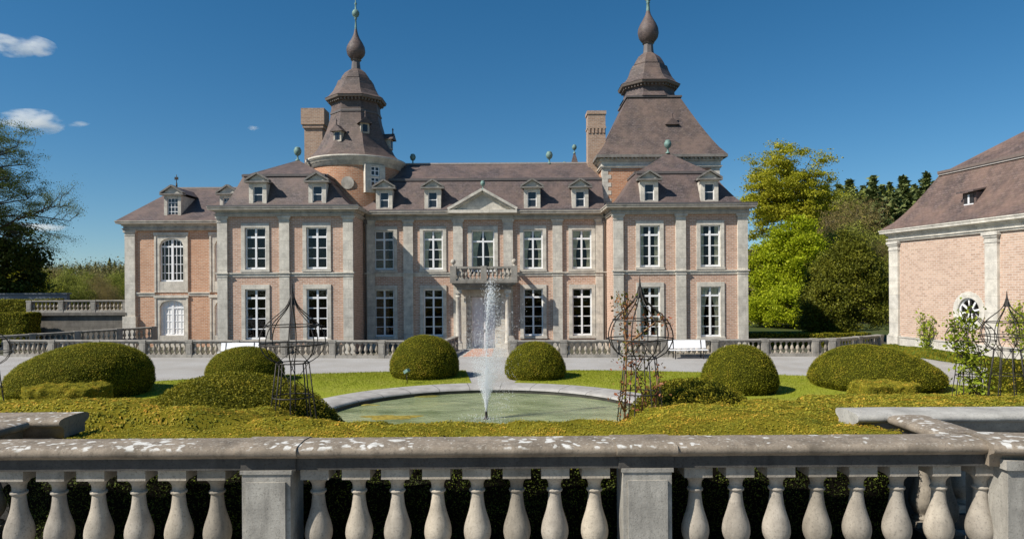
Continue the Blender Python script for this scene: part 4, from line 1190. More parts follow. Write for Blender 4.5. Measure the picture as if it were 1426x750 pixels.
# fountain: nozzle and droplets on ballistic paths
FT = thing('fountain_jet', 'tall white water jet spraying from the middle of the pond', 'fountain', (PC.x, PC.y, 0)); WL[FT.name] = Vector((PC.x, PC.y, 0))
mb = MB(); mb.lathe([(.08, -.3), (.08, -.03), (.045, .0), (.035, .13), (.042, .15), (.02, .17)], (PC.x, PC.y, 0), 12); mb.build('nozzle', IRON, FT)
def droplets():
    Ps = []; Ss = []
    g = 9.81
    def fly(n, v0, vs, ang, drag, t0=0., t1=1., wind=.42, s=(.006, .014)):
        v = v0 * (1 + vs * rng.normal(size=n)); th = np.abs(rng.normal(size=n)) * R(ang); ph = rng.uniform(0, 2*np.pi, n)
        vz = v * np.cos(th); vh = v * np.sin(th); T = 2 * vz / g
        t = T * rng.uniform(t0, t1, n)
        h = vh * t / (1 + drag * t)
        z = .17 + vz * t - .5 * g * t * t
        p = np.stack([PC.x + h * np.cos(ph) + wind * t * t * .5 + rng.normal(size=n) * .01, PC.y + h * np.sin(ph), z], 1)
        Ps.append(p); Ss.append(rng.uniform(*s, n) )
    fly(1000, 8.1, .025, .7, .3, 0, .42, s=(.005, .010))
    fly(850, 8.2, .035, 1.3, .4, .36, .62, s=(.004, .011))
    fly(900, 8.0, .05, 1.9, .4, .6, 1.0, s=(.004, .009))
    fly(2800, 4.4, .28, 5.5, .3, 0, .55, s=(.004, .009))
    fly(1100, 5.2, .25, 5.0, .3, .1, 1.0, s=(.003, .007))
    fly(350, 7.0, .18, 4.0, .4, .5, 1.0, s=(.003, .007))
    m = 6500; v = 6.1 * (1 + .16 * rng.normal(size=m)); th = R(15.5) * rng.uniform(0, 1, m) ** .55; ph = rng.uniform(0, 2*np.pi, m); T = v * np.cos(th) / g; t = T * rng.uniform(0, 1, m) ** .9
    h = v * np.sin(th) * t / (1 + .35 * t); zz_ = .17 + v * np.cos(th) * t - .5 * g * t * t
    Ps.append(np.stack([PC.x + h*np.cos(ph) + .05*t, PC.y + h*np.sin(ph), zz_], 1)); Ss.append(rng.uniform(.0035, .0075, m))
    n = 380; a = rng.uniform(0, 2*np.pi, n); r = np.abs(rng.normal(size=n)) * .45
    Ps.append(np.stack([PC.x + r*np.cos(a), PC.y + r*np.sin(a), np.abs(rng.normal(size=n)) * .05 - .09], 1)); Ss.append(rng.uniform(.004, .010, n))
    P = np.concatenate(Ps); s = np.concatenate(Ss)[:, None]; n = len(P)
    ok = P[:, 2] > -.1; P = P[ok]; s = s[ok]; n = len(P)
    dirs = np.array([[1,0,0],[-1,0,0],[0,1,0],[0,-1,0],[0,0,1.7],[0,0,-1.7]])
    V = (P[:, None, :] + dirs[None] * s[:, None, :]).reshape(-1, 3)
    F = np.array([[0,2,4],[2,1,4],[1,3,4],[3,0,4],[2,0,5],[1,2,5],[3,1,5],[0,3,5]])
    Fa = (np.arange(n)[:, None, None] * 6 + F[None]).reshape(-1, 3)
    return V - np.array([PC.x, PC.y, 0]), Fa
m_ = N('white_spray', .15, .5); m_.base((.93, .95, .97))
tr = m_.add('ShaderNodeBsdfTranslucent'); tr.inputs['Color'].default_value = (.95, .97, 1, 1)
tp = m_.add('ShaderNodeBsdfTransparent')
m1 = m_.add('ShaderNodeMixShader'); m1.inputs[0].default_value = .45; m_.link(m_.b.outputs[0], m1.inputs[1]); m_.link(tr.outputs[0], m1.inputs[2])
m2 = m_.add('ShaderNodeMixShader'); m2.inputs[0].default_value = .25; m_.link(m1.outputs[0], m2.inputs[1]); m_.link(tp.outputs[0], m2.inputs[2]); m_.link(m2.outputs[0], m_.n['Material Output'].inputs['Surface'])
V, F = droplets()
o = link_mesh('water_spray', np_mesh('water_spray', V, [F], m_.m), FT)

# ================================================================== LAWN
def m_lawn():
    m = N('lawn', .9, .15)
    f = m.noise(30, 4, .7); b = m.noise(.9, 6, .65)
    c = m.ramp(f, [(.3, (.15, .18, .012)), (.55, (.23, .255, .02)), (.75, (.30, .31, .035))])
    c = m.mix(m.math('MULTIPLY', m.ramp(b, [(.45, 0), (.7, 1)]), .55), c, (.28, .26, .06)); m.base(c)
    return m.m
LA, LB = 20.2, 10.9
def lawn_pt(t, k):
    ex = 1 / math.sqrt((math.cos(t) / LA) ** 2 + (math.sin(t) / LB) ** 2)
    r = 6.05 + (ex - 6.05) * k
    return PC.x + r * math.cos(t), PC.y + r * math.sin(t)
for nm, t0, t1 in (('lawn', R(97), R(215)), ('lawn', R(-35), R(83))):
    mb = MB(); n = 50
    mb.add([(*lawn_pt(t0 + (t1 - t0) * i / n, k), .03) for k in (0, 1) for i in range(n + 1)] + [(*lawn_pt(t0 + (t1 - t0) * i / n, 1), -.02) for i in range(n + 1)],
           [(i, n + 1 + i, n + 2 + i, i + 1) for i in range(n)] + [(n + 1 + i, 2*n + 2 + i, 2*n + 3 + i, n + 2 + i) for i in range(n)])
    setp(mb.build(nm, m_lawn()), kind='structure')
# grass blades on the lawns
def blades(n):
    t = np.concatenate([rng.uniform(R(97), R(200), n // 2), rng.uniform(R(-20), R(83), n // 2)]); k = np.sqrt(rng.uniform(0, 1, len(t))) * (1.002 + .05 * rng.uniform(0, 1, len(t)) ** 7)
    ex = 1 / np.sqrt((np.cos(t) / LA) ** 2 + (np.sin(t) / LB) ** 2); r = 6.1 + (ex - 6.1) * k
    x = PC.x + r * np.cos(t); y = PC.y + r * np.sin(t)
    h = rng.uniform(.025, .06, len(t)); a = rng.uniform(0, 2*np.pi, len(t)); w = .011
    lx = rng.normal(size=len(t)) * .02; ly = rng.normal(size=len(t)) * .02
    z = np.full(len(t), .028)
    V = np.stack([np.stack([x - w*np.cos(a), y - w*np.sin(a), z], 1), np.stack([x + w*np.cos(a), y + w*np.sin(a), z], 1), np.stack([x + lx, y + ly, z + h], 1)], 1).reshape(-1, 3)
    return V, np.arange(len(V)).reshape(-1, 3)
V, F = blades(90000)
GR = m_leaf('grass_blade', [(.1, (.16, .20, .012)), (.5, (.26, .29, .025)), (.9, (.37, .36, .05))], .6, .3, .7, .5)
setp(link_mesh('grass', np_mesh('grass', V, [F], GR)), kind='stuff')

# ================================================================== BENCHES, LABEL, OBELISKS
def bench(label, x, y, rz, L):
    b = thing('garden_bench', label, 'bench', (x, y, 0), rz)
    for i in range(5):
        mb = MB(); mb.box(-L/2, L/2, -.28 + i * .1, -.19 + i * .1, .44 - .012 * (i == 4), .475 - .012 * (i == 4)); mb.build('seat_slat', WHITE, b, rel=True)
    for i in range(4):
        mb = MB(); z = .52 + i * .105; yy = .22 + i * .03
        mb.hull8([(-L/2, yy, z), (L/2, yy, z), (L/2, yy + .03, z), (-L/2, yy + .03, z)], [(-L/2, yy + .026, z + .102), (L/2, yy + .026, z + .102), (L/2, yy + .056, z + .098), (-L/2, yy + .056, z + .098)]); mb.build('back_slat', WHITE, b, rel=True)
    for xx in (-L/2 + .25, L/2 - .25):
        for s, pts in (('leg', [(xx, -.24, 0), (xx, -.2, .43)]), ('leg', [(xx, .28, 0), (xx, .2, .43), (xx, .34, .93)])):
            mb = MB(); mb.tube(pts, .028, 6); mb.build(s, IRON, b, rel=True)
    return b
bench('long white slatted bench before the balustrade at left', X(330, 35.4), 35.5, R(3), 1.95)
bench('white slatted bench standing before the balustrade right of the rose obelisk', X(958, 35.5), 35.5, 0, 1.95)
lb = thing('garden_light', 'small garden spotlight on a stake in front of a clipped yew dome', 'garden light', (X(566, 26.6), 26.6, 0)); WL[lb.name] = Vector(lb.location)
mb = MB(); mb.tube([(X(566, 26.6), 26.6, 0), (X(566, 26.6), 26.6, .46)], .016, 6); mb.build('stake', IRON, lb)
mb = MB(); c = Vector((X(566, 26.6), 26.6, .52)); mb.bar(c + Vector((-.09, .05, -.06)), c + Vector((.07, -.05, .05)), .15, .12); mb.build('lamp_head', COPPER, lb)

OG = [(1.02, .26), (1.06, .33), (1.12, .415), (1.2, .475), (1.29, .515), (1.38, .53), (1.47, .515), (1.56, .48), (1.64, .43), (1.72, .355), (1.79, .27), (1.86, .185), (1.93, .115), (2.0, .07), (2.08, .04), (2.16, .02)]
def obelisk(label, x, y, z, s=1.0, rz=.2):
    o = thing('garden_obelisk', label, 'garden obelisk', (x, y, z), rz, 'wrought iron plant obelisks')
    o.scale = (s, s, s)
    for k in range(8):
        a = 2 * math.pi * k / 8; c, s_ = math.cos(a), math.sin(a)
        mb = MB(); mb.tube([(.39 * c, .39 * s_, -.35), (.385 * c, .385 * s_, 0), (.32 * c, .32 * s_, .5), (.26 * c, .26 * s_, 1.02)], .0105, 6); mb.build('leg', IRON, o, rel=True)
        mb = MB(); mb.tube([(r * c, r * s_, h) for h, r in OG], .0095, 6); mb.build('rib', IRON, o, rel=True)
    for R0, h in ((.325, .46), (.262, 1.02), (.528, 1.33), (.435, 1.635)):
        mb = MB(); mb.ring(R0, h, .0105); mb.build('ring', IRON, o, rel=True)
    for k in range(4):
        a = 2 * math.pi * k / 4; b = a + math.pi / 2
        mb = MB(); mb.tube([(.26 * math.cos(a), .26 * math.sin(a), 1.02), (.1 * math.cos((a+b)/2), .1 * math.sin((a+b)/2), .75), (.325 * math.cos(b), .325 * math.sin(b), .46)], .006, 5)
        mb.tube([(.52 * math.cos(a), .52 * math.sin(a), 1.33), (.05, .03, 1.25), (.26 * math.cos(b), .26 * math.sin(b), 1.02)], .006, 5); mb.build('brace', IRON, o, rel=True)
    mb = MB(); mb.lathe([(.06, 1.98), (.045, 2.06), (.02, 2.18), (.004, 2.34)], (0, 0, 0), 10); mb.build('spike', IRON, o, rel=True)
    return o
OB1 = obelisk('black iron obelisk with onion top, bare of climbers, standing left of the pond', X(407, 11), 11, 1.57, .97)
OB2 = obelisk('black iron obelisk with onion top carrying a red leaved climbing rose, right of the pond', X(891, 11), 11, 1.585, 1.0, .35)
OB3 = obelisk('iron obelisk half hidden by a leafy green climber near the outbuilding', X(1351, 16.2), 16.2, 1.15, .97, .1)
OB4 = obelisk('bare grey iron obelisk nearest the right edge before the outbuilding', X(1402, 15.3), 15.3, 1.27, 1.0, .5)
OB5 = obelisk('iron obelisk cut by the left edge of the photo above the clipped hedges', X(-20, 16.2), 16.2, 1.0, .97, .3)
# ================================================================== VEGETATION
def m_bark(name, c):
    m = N(name, .9, .1)
    m.base(m.ramp(m.noise(3, 6, .7, stretch=(3, 3, .6)), [(.3, [x * .6 for x in c]), (.7, [x * 1.3 for x in c])])); return m.m
BARK = m_bark('dark_bark', (.075, .06, .045)); BARK_G = m_bark('grey_bark', (.16, .14, .115))
YEW = m_leaf('yew_leaf', [(.12, (.07, .08, .007)), (.42, (.19, .195, .014)), (.66, (.32, .29, .02)), (.88, (.40, .28, .035))], .6, .25, 1.8, .5)
YEW_IN = m_plain('yew_inner', (.035, .036, .004), .9, .02)
HEDGE = m_leaf('gold_yew_leaf', [(.15, (.10, .125, .014)), (.38, (.27, .27, .030)), (.6, (.46, .38, .045)), (.85, (.66, .36, .055))], .6, .35, 2.2, .62)
HEDGE_IN = m_plain('hedge_inner', (.14, .12, .012), .9, .02)

def shell(fn, nu, nv):
    """surface grid from fn(u,v)->(x,y,z)"""
    V = np.array([fn(u / nu * 2 * np.pi, v / nv) for v in range(nv + 1) for u in range(nu)])
    F = np.array([(v*nu + u, v*nu + (u+1) % nu, (v+1)*nu + (u+1) % nu, (v+1)*nu + u) for v in range(nv) for u in range(nu)])
    return V, F

def surf_sample(V, F, n, zmin=-1e9):
    a = V[F[:, 0]]; b = V[F[:, 1]]; c = V[F[:, 2]]; d = V[F[:, 3]]
    cr = np.cross(c - a, d - b); ar = np.linalg.norm(cr, axis=1) * .5
    i = rng.choice(len(F), n, p=ar / ar.sum()); u = rng.uniform(0, 1, (n, 1)); v = rng.uniform(0, 1, (n, 1))
    P = a[i]*(1-u)*(1-v) + b[i]*u*(1-v) + c[i]*u*v + d[i]*(1-u)*v
    Nn = cr[i] / (np.linalg.norm(cr[i], axis=1, keepdims=True) + 1e-9)
    return P, Nn

def nz(p, s, seed=0.0): return mnoise.noise(Vector((p[0] * s + seed, p[1] * s - seed, p[2] * s + seed * .5)))

def leafy(name, V, F, n, size, mats, depth=.03, tilt=1.0, extra=None):
    P, Nn = surf_sample(V, F, n)
    P = P + Nn * (rng.uniform(-1, 1, (n, 1)) * depth)
    LV, LF = leaf_quads(P, size, Nn, tilt)
    AV = np.concatenate([V, LV]); k = len(V)
    FF = [F, LF + k]; mi = np.concatenate([np.ones(len(F)), np.zeros(len(LF))]); sm = np.concatenate([np.ones(len(F)), np.zeros(len(LF))])
    return np_mesh(name, AV, FF, mats, mi, sm)

def topiary(label, px, hw, yt, yb, seed, lobes=(), sq=2.12, n=None, group='clipped yew domes', skew=0.0):
    yo = .006 * (px - 713); yt += yo; yb += yo
    df = 950 * EYE / (yb - 400); Rr = hw / 950 * df * 1.08; dc = df + Rr * .8; Rr = hw / 950 * dc * .96; H = EYE - (yt - 400) / 950 * dc
    x = X(px, dc)
    def fn(u, v):
        t = v
        # superellipse profile: full sides, rounded crown, slightly tucked foot
        ph = t * math.pi / 2 * .999
        r = Rr * math.cos(ph) ** (2 / sq); z = H * (.16 + .84 * math.sin(ph) ** (2 / sq)) if t > 0 else H * .16
        p = Vector((r * math.cos(u), r * math.sin(u), z))
        k = 1 + .035 * nz(p, .9 / Rr * 2, seed) + .024 * nz(p, 3.2, seed) + .024 * nz(p, 7.0, seed) + .016 * nz(p, 14.0, seed)
        for (lu, lz, amp, wd) in lobes:
            dd = (math.cos(u - lu) - 1) * 2 - ((z / H - lz) / .5) ** 2
            k += amp * math.exp(dd / wd)
        return (r * math.cos(u) * k + skew * Rr * ((z / H) ** 2 - .3), r * math.sin(u) * k, z * (1 + .02 * nz(p, 1.3, seed + 3)))
    V, F = shell(fn, 112, 36)
    # tucked foot
    foot = np.array([(Rr * .86 * math.cos(2*math.pi*i/112), Rr * .86 * math.sin(2*math.pi*i/112), -.05) for i in range(112)])
    V2 = np.concatenate([V, foot]); k = len(V); F2 = np.concatenate([F, np.array([(k + i, k + (i+1) % 112, (i+1) % 112, i) for i in range(112)])])
    area = 4.0 * Rr * (H + Rr * .6)
    me = leafy('topiary_dome', V2, F2, n or int(area * 3000), .032, [YEW, YEW_IN], .045, .9)
    o = link_mesh('topiary_dome', me); o.location = (x, dc, 0)
    setp(o, label, 'topiary', group)
    return o
topiary('largest clipped yew dome, broad and lopsided, at far left', 117, 94, 478, 562, 1.3, lobes=((.2, .75, .05, .8),), sq=2.0, skew=.24)
topiary('low clipped yew dome half hidden behind the left iron obelisk', 341, 54, 483, 537, 4.1)
topiary('clipped yew dome left of the entrance with a garden light before it', 591, 49, 467, 530, 7.7, sq=2.2)
topiary('round clipped yew dome just right of the water jet', 745, 43.5, 476, 531, 9.2)
topiary('clipped yew dome in front of the right white bench', 1029, 53, 480, 552, 12.5)
topiary('wide clipped yew mound with stepped lobes before the outbuilding', 1212, 87, 480, 549, 15.9, lobes=((-2.3, .3, .10, .25), (-.7, .35, .08, .3)), sq=1.8, skew=-.16)

# ---------------- parterre hedge
def hz(d): return float(np.interp(d, [6.7, 7.2, 8, 11, 14, 18, 19.2], [2.36, 2.36, 2.27, 1.82, 1.40, .82, .66]))
def hedge_field(x, d):
    """top of the low hedge, or None outside of it"""
    r = math.hypot(x - PC.x, d - PC.y)
    z = hz(d)
    t = min(1, max(0, (abs(x - PC.x) - 2.3) / .9)); t = t * t * (3 - 2 * t)
    z = min(z, 3.75 - .2 * d - .06) * (1 - t) + z * t
    left = min(1, max(0, (-1.3 - x) / .6)); left *= min(1, max(0, (9.5 - d) / 1.5))
    z += .13 * left
    edge = min(19.4 + .25 * math.sin(x * 1.1) - d, r - 8.7, d - 6.9 - .8 * (x < -1.5))
    return z, edge
xs = np.arange(-23, 23.01, .16); ys = np.arange(6.9, 19.7, .16)
idx = {}; V = []; F = []
for j, d in enumerate(ys):
    for i, x in enumerate(xs):
        z, e = hedge_field(x, d)
        if e < -.02: continue
        if abs(x) > 1.02 * d * .79 + 1.5: continue
        k = 1 - max(0, 1 - e / .35) ** 2
        zz = (z - .55) + .55 * math.sqrt(max(0, k)) + .06 * nz((x, d, 0), .8, 2) + .07 * nz((x, d, 0), 2.9, 5) + .06 * nz((x, d, 0), 6.5, 9) if e > 0 else z - .6
        idx[(i, j)] = len(V); V.append((x, d, zz))
for j in range(len(ys) - 1):
    for i in range(len(xs) - 1):
        q = [(i, j), (i+1, j), (i+1, j+1), (i, j+1)]
        if all(t in idx for t in q): F.append([idx[t] for t in q])
V = np.array(V); F = np.array(F)
cx = V[F].mean(1); nn = 170000
# leaf density falls with distance
def leafy_w(name, V, F, n, size0, mats, depth, tilt):
    a = V[F[:, 0]]; b = V[F[:, 1]]; c = V[F[:, 2]]; d = V[F[:, 3]]
    cr = np.cross(c - a, d - b); ar = np.linalg.norm(cr, axis=1) * .5
    w = ar / np.maximum(6, cx_of(V, F)[:, 1]) ** 1.0
    i = rng.choice(len(F), n, p=w / w.sum()); u = rng.uniform(0, 1, (n, 1)); v = rng.uniform(0, 1, (n, 1))
    P = a[i]*(1-u)*(1-v) + b[i]*u*(1-v) + c[i]*u*v + d[i]*(1-u)*v
    Nn = cr[i] / (np.linalg.norm(cr[i], axis=1, keepdims=True) + 1e-9)
    P = P + Nn * rng.uniform(-.4, 1, (n, 1)) * depth
    LV, LF = leaf_quads(P, size0 * np.maximum(.8, P[:, 1] / 11), Nn, tilt)
    return np_mesh(name, np.concatenate([V, LV]), [F, LF + len(V)], mats, np.concatenate([np.ones(len(F)), np.zeros(len(LF))]))
def cx_of(V, F): return V[F].mean(1)
o = link_mesh('low_hedge', leafy_w('low_hedge', V, F, 330000, .036, [HEDGE, HEDGE_IN], .018, .5))
setp(o, 'broad carpet of low golden green clipped hedge around the pond', 'hedge', kind='stuff')
# earth bank that carries the hedges
mb = MB(); bx = np.arange(-24, 24.1, 1.0); bys = np.arange(6.8, 20.9, .5); vid = {}
vs = []
for j, d in enumerate(bys):
    for i, x in enumerate(bx):
        r = math.hypot(x - PC.x, d - PC.y); t = min(1, max(0, (r - 6.3) / 2.4)); t = t * t * (3 - 2 * t)
        z = max(-.05, (hz(d) - .55) * (1 if d < 18.6 else max(0, (20.4 - d) / 1.8)))
        vid[(i, j)] = len(vs); vs.append((x, d, -.05 + (z + .05) * t))
fs = [(vid[(i, j)], vid[(i+1, j)], vid[(i+1, j+1)], vid[(i, j+1)]) for j in range(len(bys)-1) for i in range(len(bx)-1) if min(math.hypot(bx[i+a] - PC.x, bys[j+b] - PC.y) for a in (0, 1) for b in (0, 1)) > 5.0]
mb.add(vs, fs, 0, True)
setp(mb.build('bank', m_plain('bank_earth', (.06, .05, .025), .95, .05, 0, .4, 3)), kind='structure')

SHADE_LEAF = m_leaf('old_leaf_shade_tone', [(.2, (.02, .026, .006)), (.6, (.065, .085, .014)), (.95, (.17, .21, .025))], .6, .1, 4., .5)
SHADE_WOOD = m_plain('hedge_wood_shade_tone', (.008, .007, .005), .9, .02)
def hedge_box(name, label, x0, x1, y0, y1, z0, z1, n, size, mats, rnd=.18, seed=0., rz=0.0, group=None, dark_below=0, lift=0.0):
    """clipped hedge block with soft edges; sits on z0"""
    c = ((x0 + x1) / 2, (y0 + y1) / 2); hx, hy, h = (x1 - x0) / 2, (y1 - y0) / 2, z1 - z0
    def fn(u, v):
        cu, su = math.cos(u), math.sin(u); p = 7
        k = (abs(cu) ** p + abs(su) ** p) ** (-1 / p)
        if v < .5: f = 1.0; z = h * (v / .5) * .93
        else:
            t = (v - .5) / .5; f = 1 - t; z = h * (.93 + .07 * min(1, t * 4) ** .5)
            if t < .25: f = 1 - rnd / max(hx, hy) * (t * 4) ** 2 * .5
            else: f = (1 - rnd / max(hx, hy) * .5) * (1 - (t - .25) / .75) 
        x, y = cu * k * hx * f, su * k * hy * f
        w = .07 * nz((x, y, z), 3.6, seed) + .05 * nz((x, y, z), 8., seed) + .05 * nz((x, y, z), 1.1, seed)
        z *= 1 + lift * min(1, max(0, (x - .6) / 2.2))
        return (x + w * cu, y + w * su, z + w)
    V, F = shell(fn, 120, 40)
    me = leafy(name, V, F, n, size, mats, .02, .55)
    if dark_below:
        # old growth low down, darkened to paint in the shade behind the balusters
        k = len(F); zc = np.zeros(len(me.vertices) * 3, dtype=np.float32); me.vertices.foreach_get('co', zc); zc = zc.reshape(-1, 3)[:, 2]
        me.materials.append(SHADE_LEAF); me.materials.append(SHADE_WOOD)
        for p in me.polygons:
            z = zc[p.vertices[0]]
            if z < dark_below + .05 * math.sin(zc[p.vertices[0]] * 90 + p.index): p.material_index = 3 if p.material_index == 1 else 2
    o = link_mesh(name, me); o.location = (*c, z0); o.rotation_euler = (0, 0, rz)
    return setp(o, label, 'hedge', group)
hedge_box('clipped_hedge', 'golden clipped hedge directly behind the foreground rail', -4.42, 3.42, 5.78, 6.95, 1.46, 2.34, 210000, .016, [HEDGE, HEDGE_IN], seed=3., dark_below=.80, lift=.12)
hedge_box('clipped_hedge', 'small flat topped hedge block in front of the largest yew dome', X(92, 20.6) - 1.05, X(92, 20.6) + 1.0, 20.0, 21.4, 0, .86, 14000, .036, [HEDGE, HEDGE_IN], seed=5.)
hedge_box('clipped_hedge', 'small flat topped hedge block in front of the wide yew mound', X(1232, 20.5) - .85, X(1232, 20.5) + .85, 20.0, 21.3, 0, .80, 14000, .036, [HEDGE, HEDGE_IN], seed=6.)
hedge_box('clipped_hedge', 'dark square cut hedge beside the side terrace at far left', -41, -33.9, 47.6, 49.4, 0, 2.15, 12000, .09, [YEW, YEW_IN], seed=8.)
hedge_box('clipped_hedge', 'second dark hedge rising behind the square cut hedge', -42, -34.4, 51.2, 52.6, 2.02, 3.05, 6000, .09, [YEW, YEW_IN], seed=9.)
hedge_box('clipped_hedge', 'bright low hedge at the foot of the outbuilding wall', 21.25, 21.95, 25.5, 38.5, 0, .45, 16000, .07, [m_leaf('box_leaf', [(.1, (.05, .085, .01)), (.5, (.10, .15, .015)), (.9, (.2, .23, .03))], .5, .25), HEDGE_IN], seed=10., rz=R(5))
hedge_box('clipped_hedge', 'taller brownish green hedge behind the bare obelisk at right', 14.4, 19.5, 19.6, 20.9, 0, 1.45, 14000, .06, [YEW, YEW_IN], seed=11.)

hedge_box('clipped_hedge', 'dark shaded low hedge behind the balustrade right of the mansion', 15.7, 24.6, 46.6, 48.0, -.5, .45, 12000, .09, [YEW, YEW_IN], seed=14.)

def mound(name, label, x, d, rx, ry, z0, h, n, size, mats, seed, cat='shrub'):
    def fn(u, v):
        ph = v * math.pi / 2 * .999; r = math.cos(ph) ** .8; z = h * math.sin(ph)
        p = (r * math.cos(u), r * math.sin(u), z)
        k = 1 + .16 * nz(p, 1.7, seed) + .07 * nz(p, 4.5, seed)
        return (p[0] * rx * k, p[1] * ry * k, z * (1 + .10 * nz(p, 1.5, seed + 2)))
    V, F = shell(fn, 64, 22)
    o = link_mesh(name, leafy(name, V, F, n, size, mats, .07, 1.4)); o.location = (x, d, z0)
    return setp(o, label, cat)
MYEW = m_leaf('mound_leaf', [(.08, (.06, .07, .006)), (.4, (.17, .165, .012)), (.7, (.27, .23, .018)), (.95, (.36, .25, .025))], .6, .25, 1.5, .45)
mound('yew_mound', 'spreading golden yew mound behind the left iron obelisk', X(322, 11.8), 12.0, 1.85, 1.5, .9, 1.27, 62000, .034, [MYEW, YEW_IN], 21)
mound('yew_mound', 'rounded golden yew mound right of the rose obelisk', X(965, 11.6), 11.8, 1.15, 1.0, 1.0, 1.10, 34000, .034, [MYEW, YEW_IN], 22)
mound('seedling_shrub', 'dark green twiggy shrub among the golden hedge right of the yew mound', X(1030, 10.6), 10.4, .42, .35, 1.4, .48, 3500, .05, [YEW, YEW_IN], 25)

# ---------------- climbers
def climber(name, label, pts, stems, mats, n, spread, size, seed, cat='climbing plant', leafmat=None):
    """stems are polylines (world); leaves scatter round them"""
    base = Vector(stems[0][0]); root = thing(name, label, cat, base); WL[root.name] = base
    mb = MB()
    for s in stems: mb.tube(s, [max(.006, .017 * (1 - .6 * i / len(s))) for i in range(len(s))], 5)
    mb.build('stem', mats[0], root)
    P = []
    for s in stems:
        s = [Vector(p) for p in s]
        L = sum((b - a).length for a, b in zip(s, s[1:]))
        k = int(n * L)
        for _ in range(k):
            t = random.random() * (len(s) - 1); i = int(t); q = s[i].lerp(s[i+1], t - i)
            P.append(q + Vector((random.gauss(0, spread), random.gauss(0, spread), random.gauss(0, spread))))
    V, F = leaf_quads(np.array([tuple(p) for p in P]), size, None, 1.0, .62)
    o = link_mesh('foliage', np_mesh('foliage', V - np.array(base), [F], leafmat), root)
    return root
ROSE = m_leaf('rose_leaf', [(.05, (.07, .11, .02)), (.3, (.13, .15, .025)), (.5, (.28, .13, .05)), (.9, (.42, .11, .07))], .45, .3, 3.0, .5)
GRN = m_leaf('young_green_leaf', [(.05, (.14, .20, .015)), (.5, (.30, .37, .03)), (.9, (.46, .48, .06))], .45, .4, 1.5, .4)
ox, oy, oz = X(891, 11), 11, 1.585
st = [[(ox - .3, oy - .2, oz - .1), (ox - .27, oy - .2, oz + .6), (ox - .25, oy - .15, oz + 1.2), (ox - .28, oy - .1, oz + 1.7), (ox - .36, oy - .1, oz + 2.05)],
      [(ox - .26, oy - .18, oz + 1.25), (ox - .05, oy - .3, oz + 1.42), (ox + .2, oy - .3, oz + 1.62), (ox + .42, oy - .2, oz + 1.58)],
      [(ox - .28, oy - .1, oz + 1.7), (ox - .22, oy - .1, oz + 1.95), (ox - .1, oy - .05, oz + 1.92)],
      [(ox, oy, oz - .1), (ox + .02, oy - .1, oz + .4), (ox - .1, oy - .1, oz + .8), (ox + .05, oy, oz + 1.05)],
      [(ox + .12, oy - .2, oz - .2), (ox + .2, oy - .25, oz + .35), (ox + .24, oy - .2, oz + .9)],
      [(ox - .3, oy - .25, oz + .2), (ox - .4, oy - .25, oz + .42), (ox - .28, oy - .25, oz + .5)]]
climber('climbing_rose', 'red tinted climbing rose winding up the obelisk right of the pond', None, st, [m_bark('rose_cane', (.26, .15, .08))], 170, .075, .05, 1, leafmat=ROSE)
ox, oy, oz = X(1345, 16.2), 16.1, 1.15
st = [[(ox + random.uniform(-.3, .3), oy - .1 + random.uniform(-.2, .2), oz - .3), (ox + random.uniform(-.3, .3), oy - .1, oz + .5), (ox + random.uniform(-.4, .25), oy, oz + 1.1), (ox + random.uniform(-.35, .2), oy, oz + 1.7 + .3 * random.random())] for _ in range(7)]
climber('climbing_plant', 'bushy yellow green climber covering the obelisk near the outbuilding', None, st, [BARK], 90, .13, .085, 2, leafmat=GRN)
def st_w(u, z, out=.25):    # point on the stable wall: u along, out from the face
    return (22.0 + .1366 * u - .99 * out, 39.6 - .99 * u - .1366 * out, z)
st = [[st_w(3.0, 0), st_w(3.0, .6), st_w(2.7, 1.2), st_w(2.65, 2.1)], [st_w(3.0, .4), st_w(3.3, 1.2), st_w(3.4, 1.95)]]
climber('wall_shrub', 'two armed fresh green wall shrub trained on the outbuilding brickwork', None, st, [BARK_G], 170, .17, .13, 3, leafmat=GRN)
st = [[st_w(9.3, 0), st_w(9.2, 1.0), st_w(9.0, 2.0), st_w(8.9, 2.8)], [st_w(9.2, .9), st_w(8.4, 1.5), st_w(8.2, 2.1)], [st_w(9.2, 1.4), st_w(8.5, 2.2), st_w(8.4, 2.7)], [st_w(9.2, .9), st_w(10, 1.6), st_w(10.3, 2.2)]]
climber('wall_shrub', 'spreading green wall shrub on the outbuilding at the right edge', None, st, [BARK_G], 150, .17, .12, 4, leafmat=GRN)

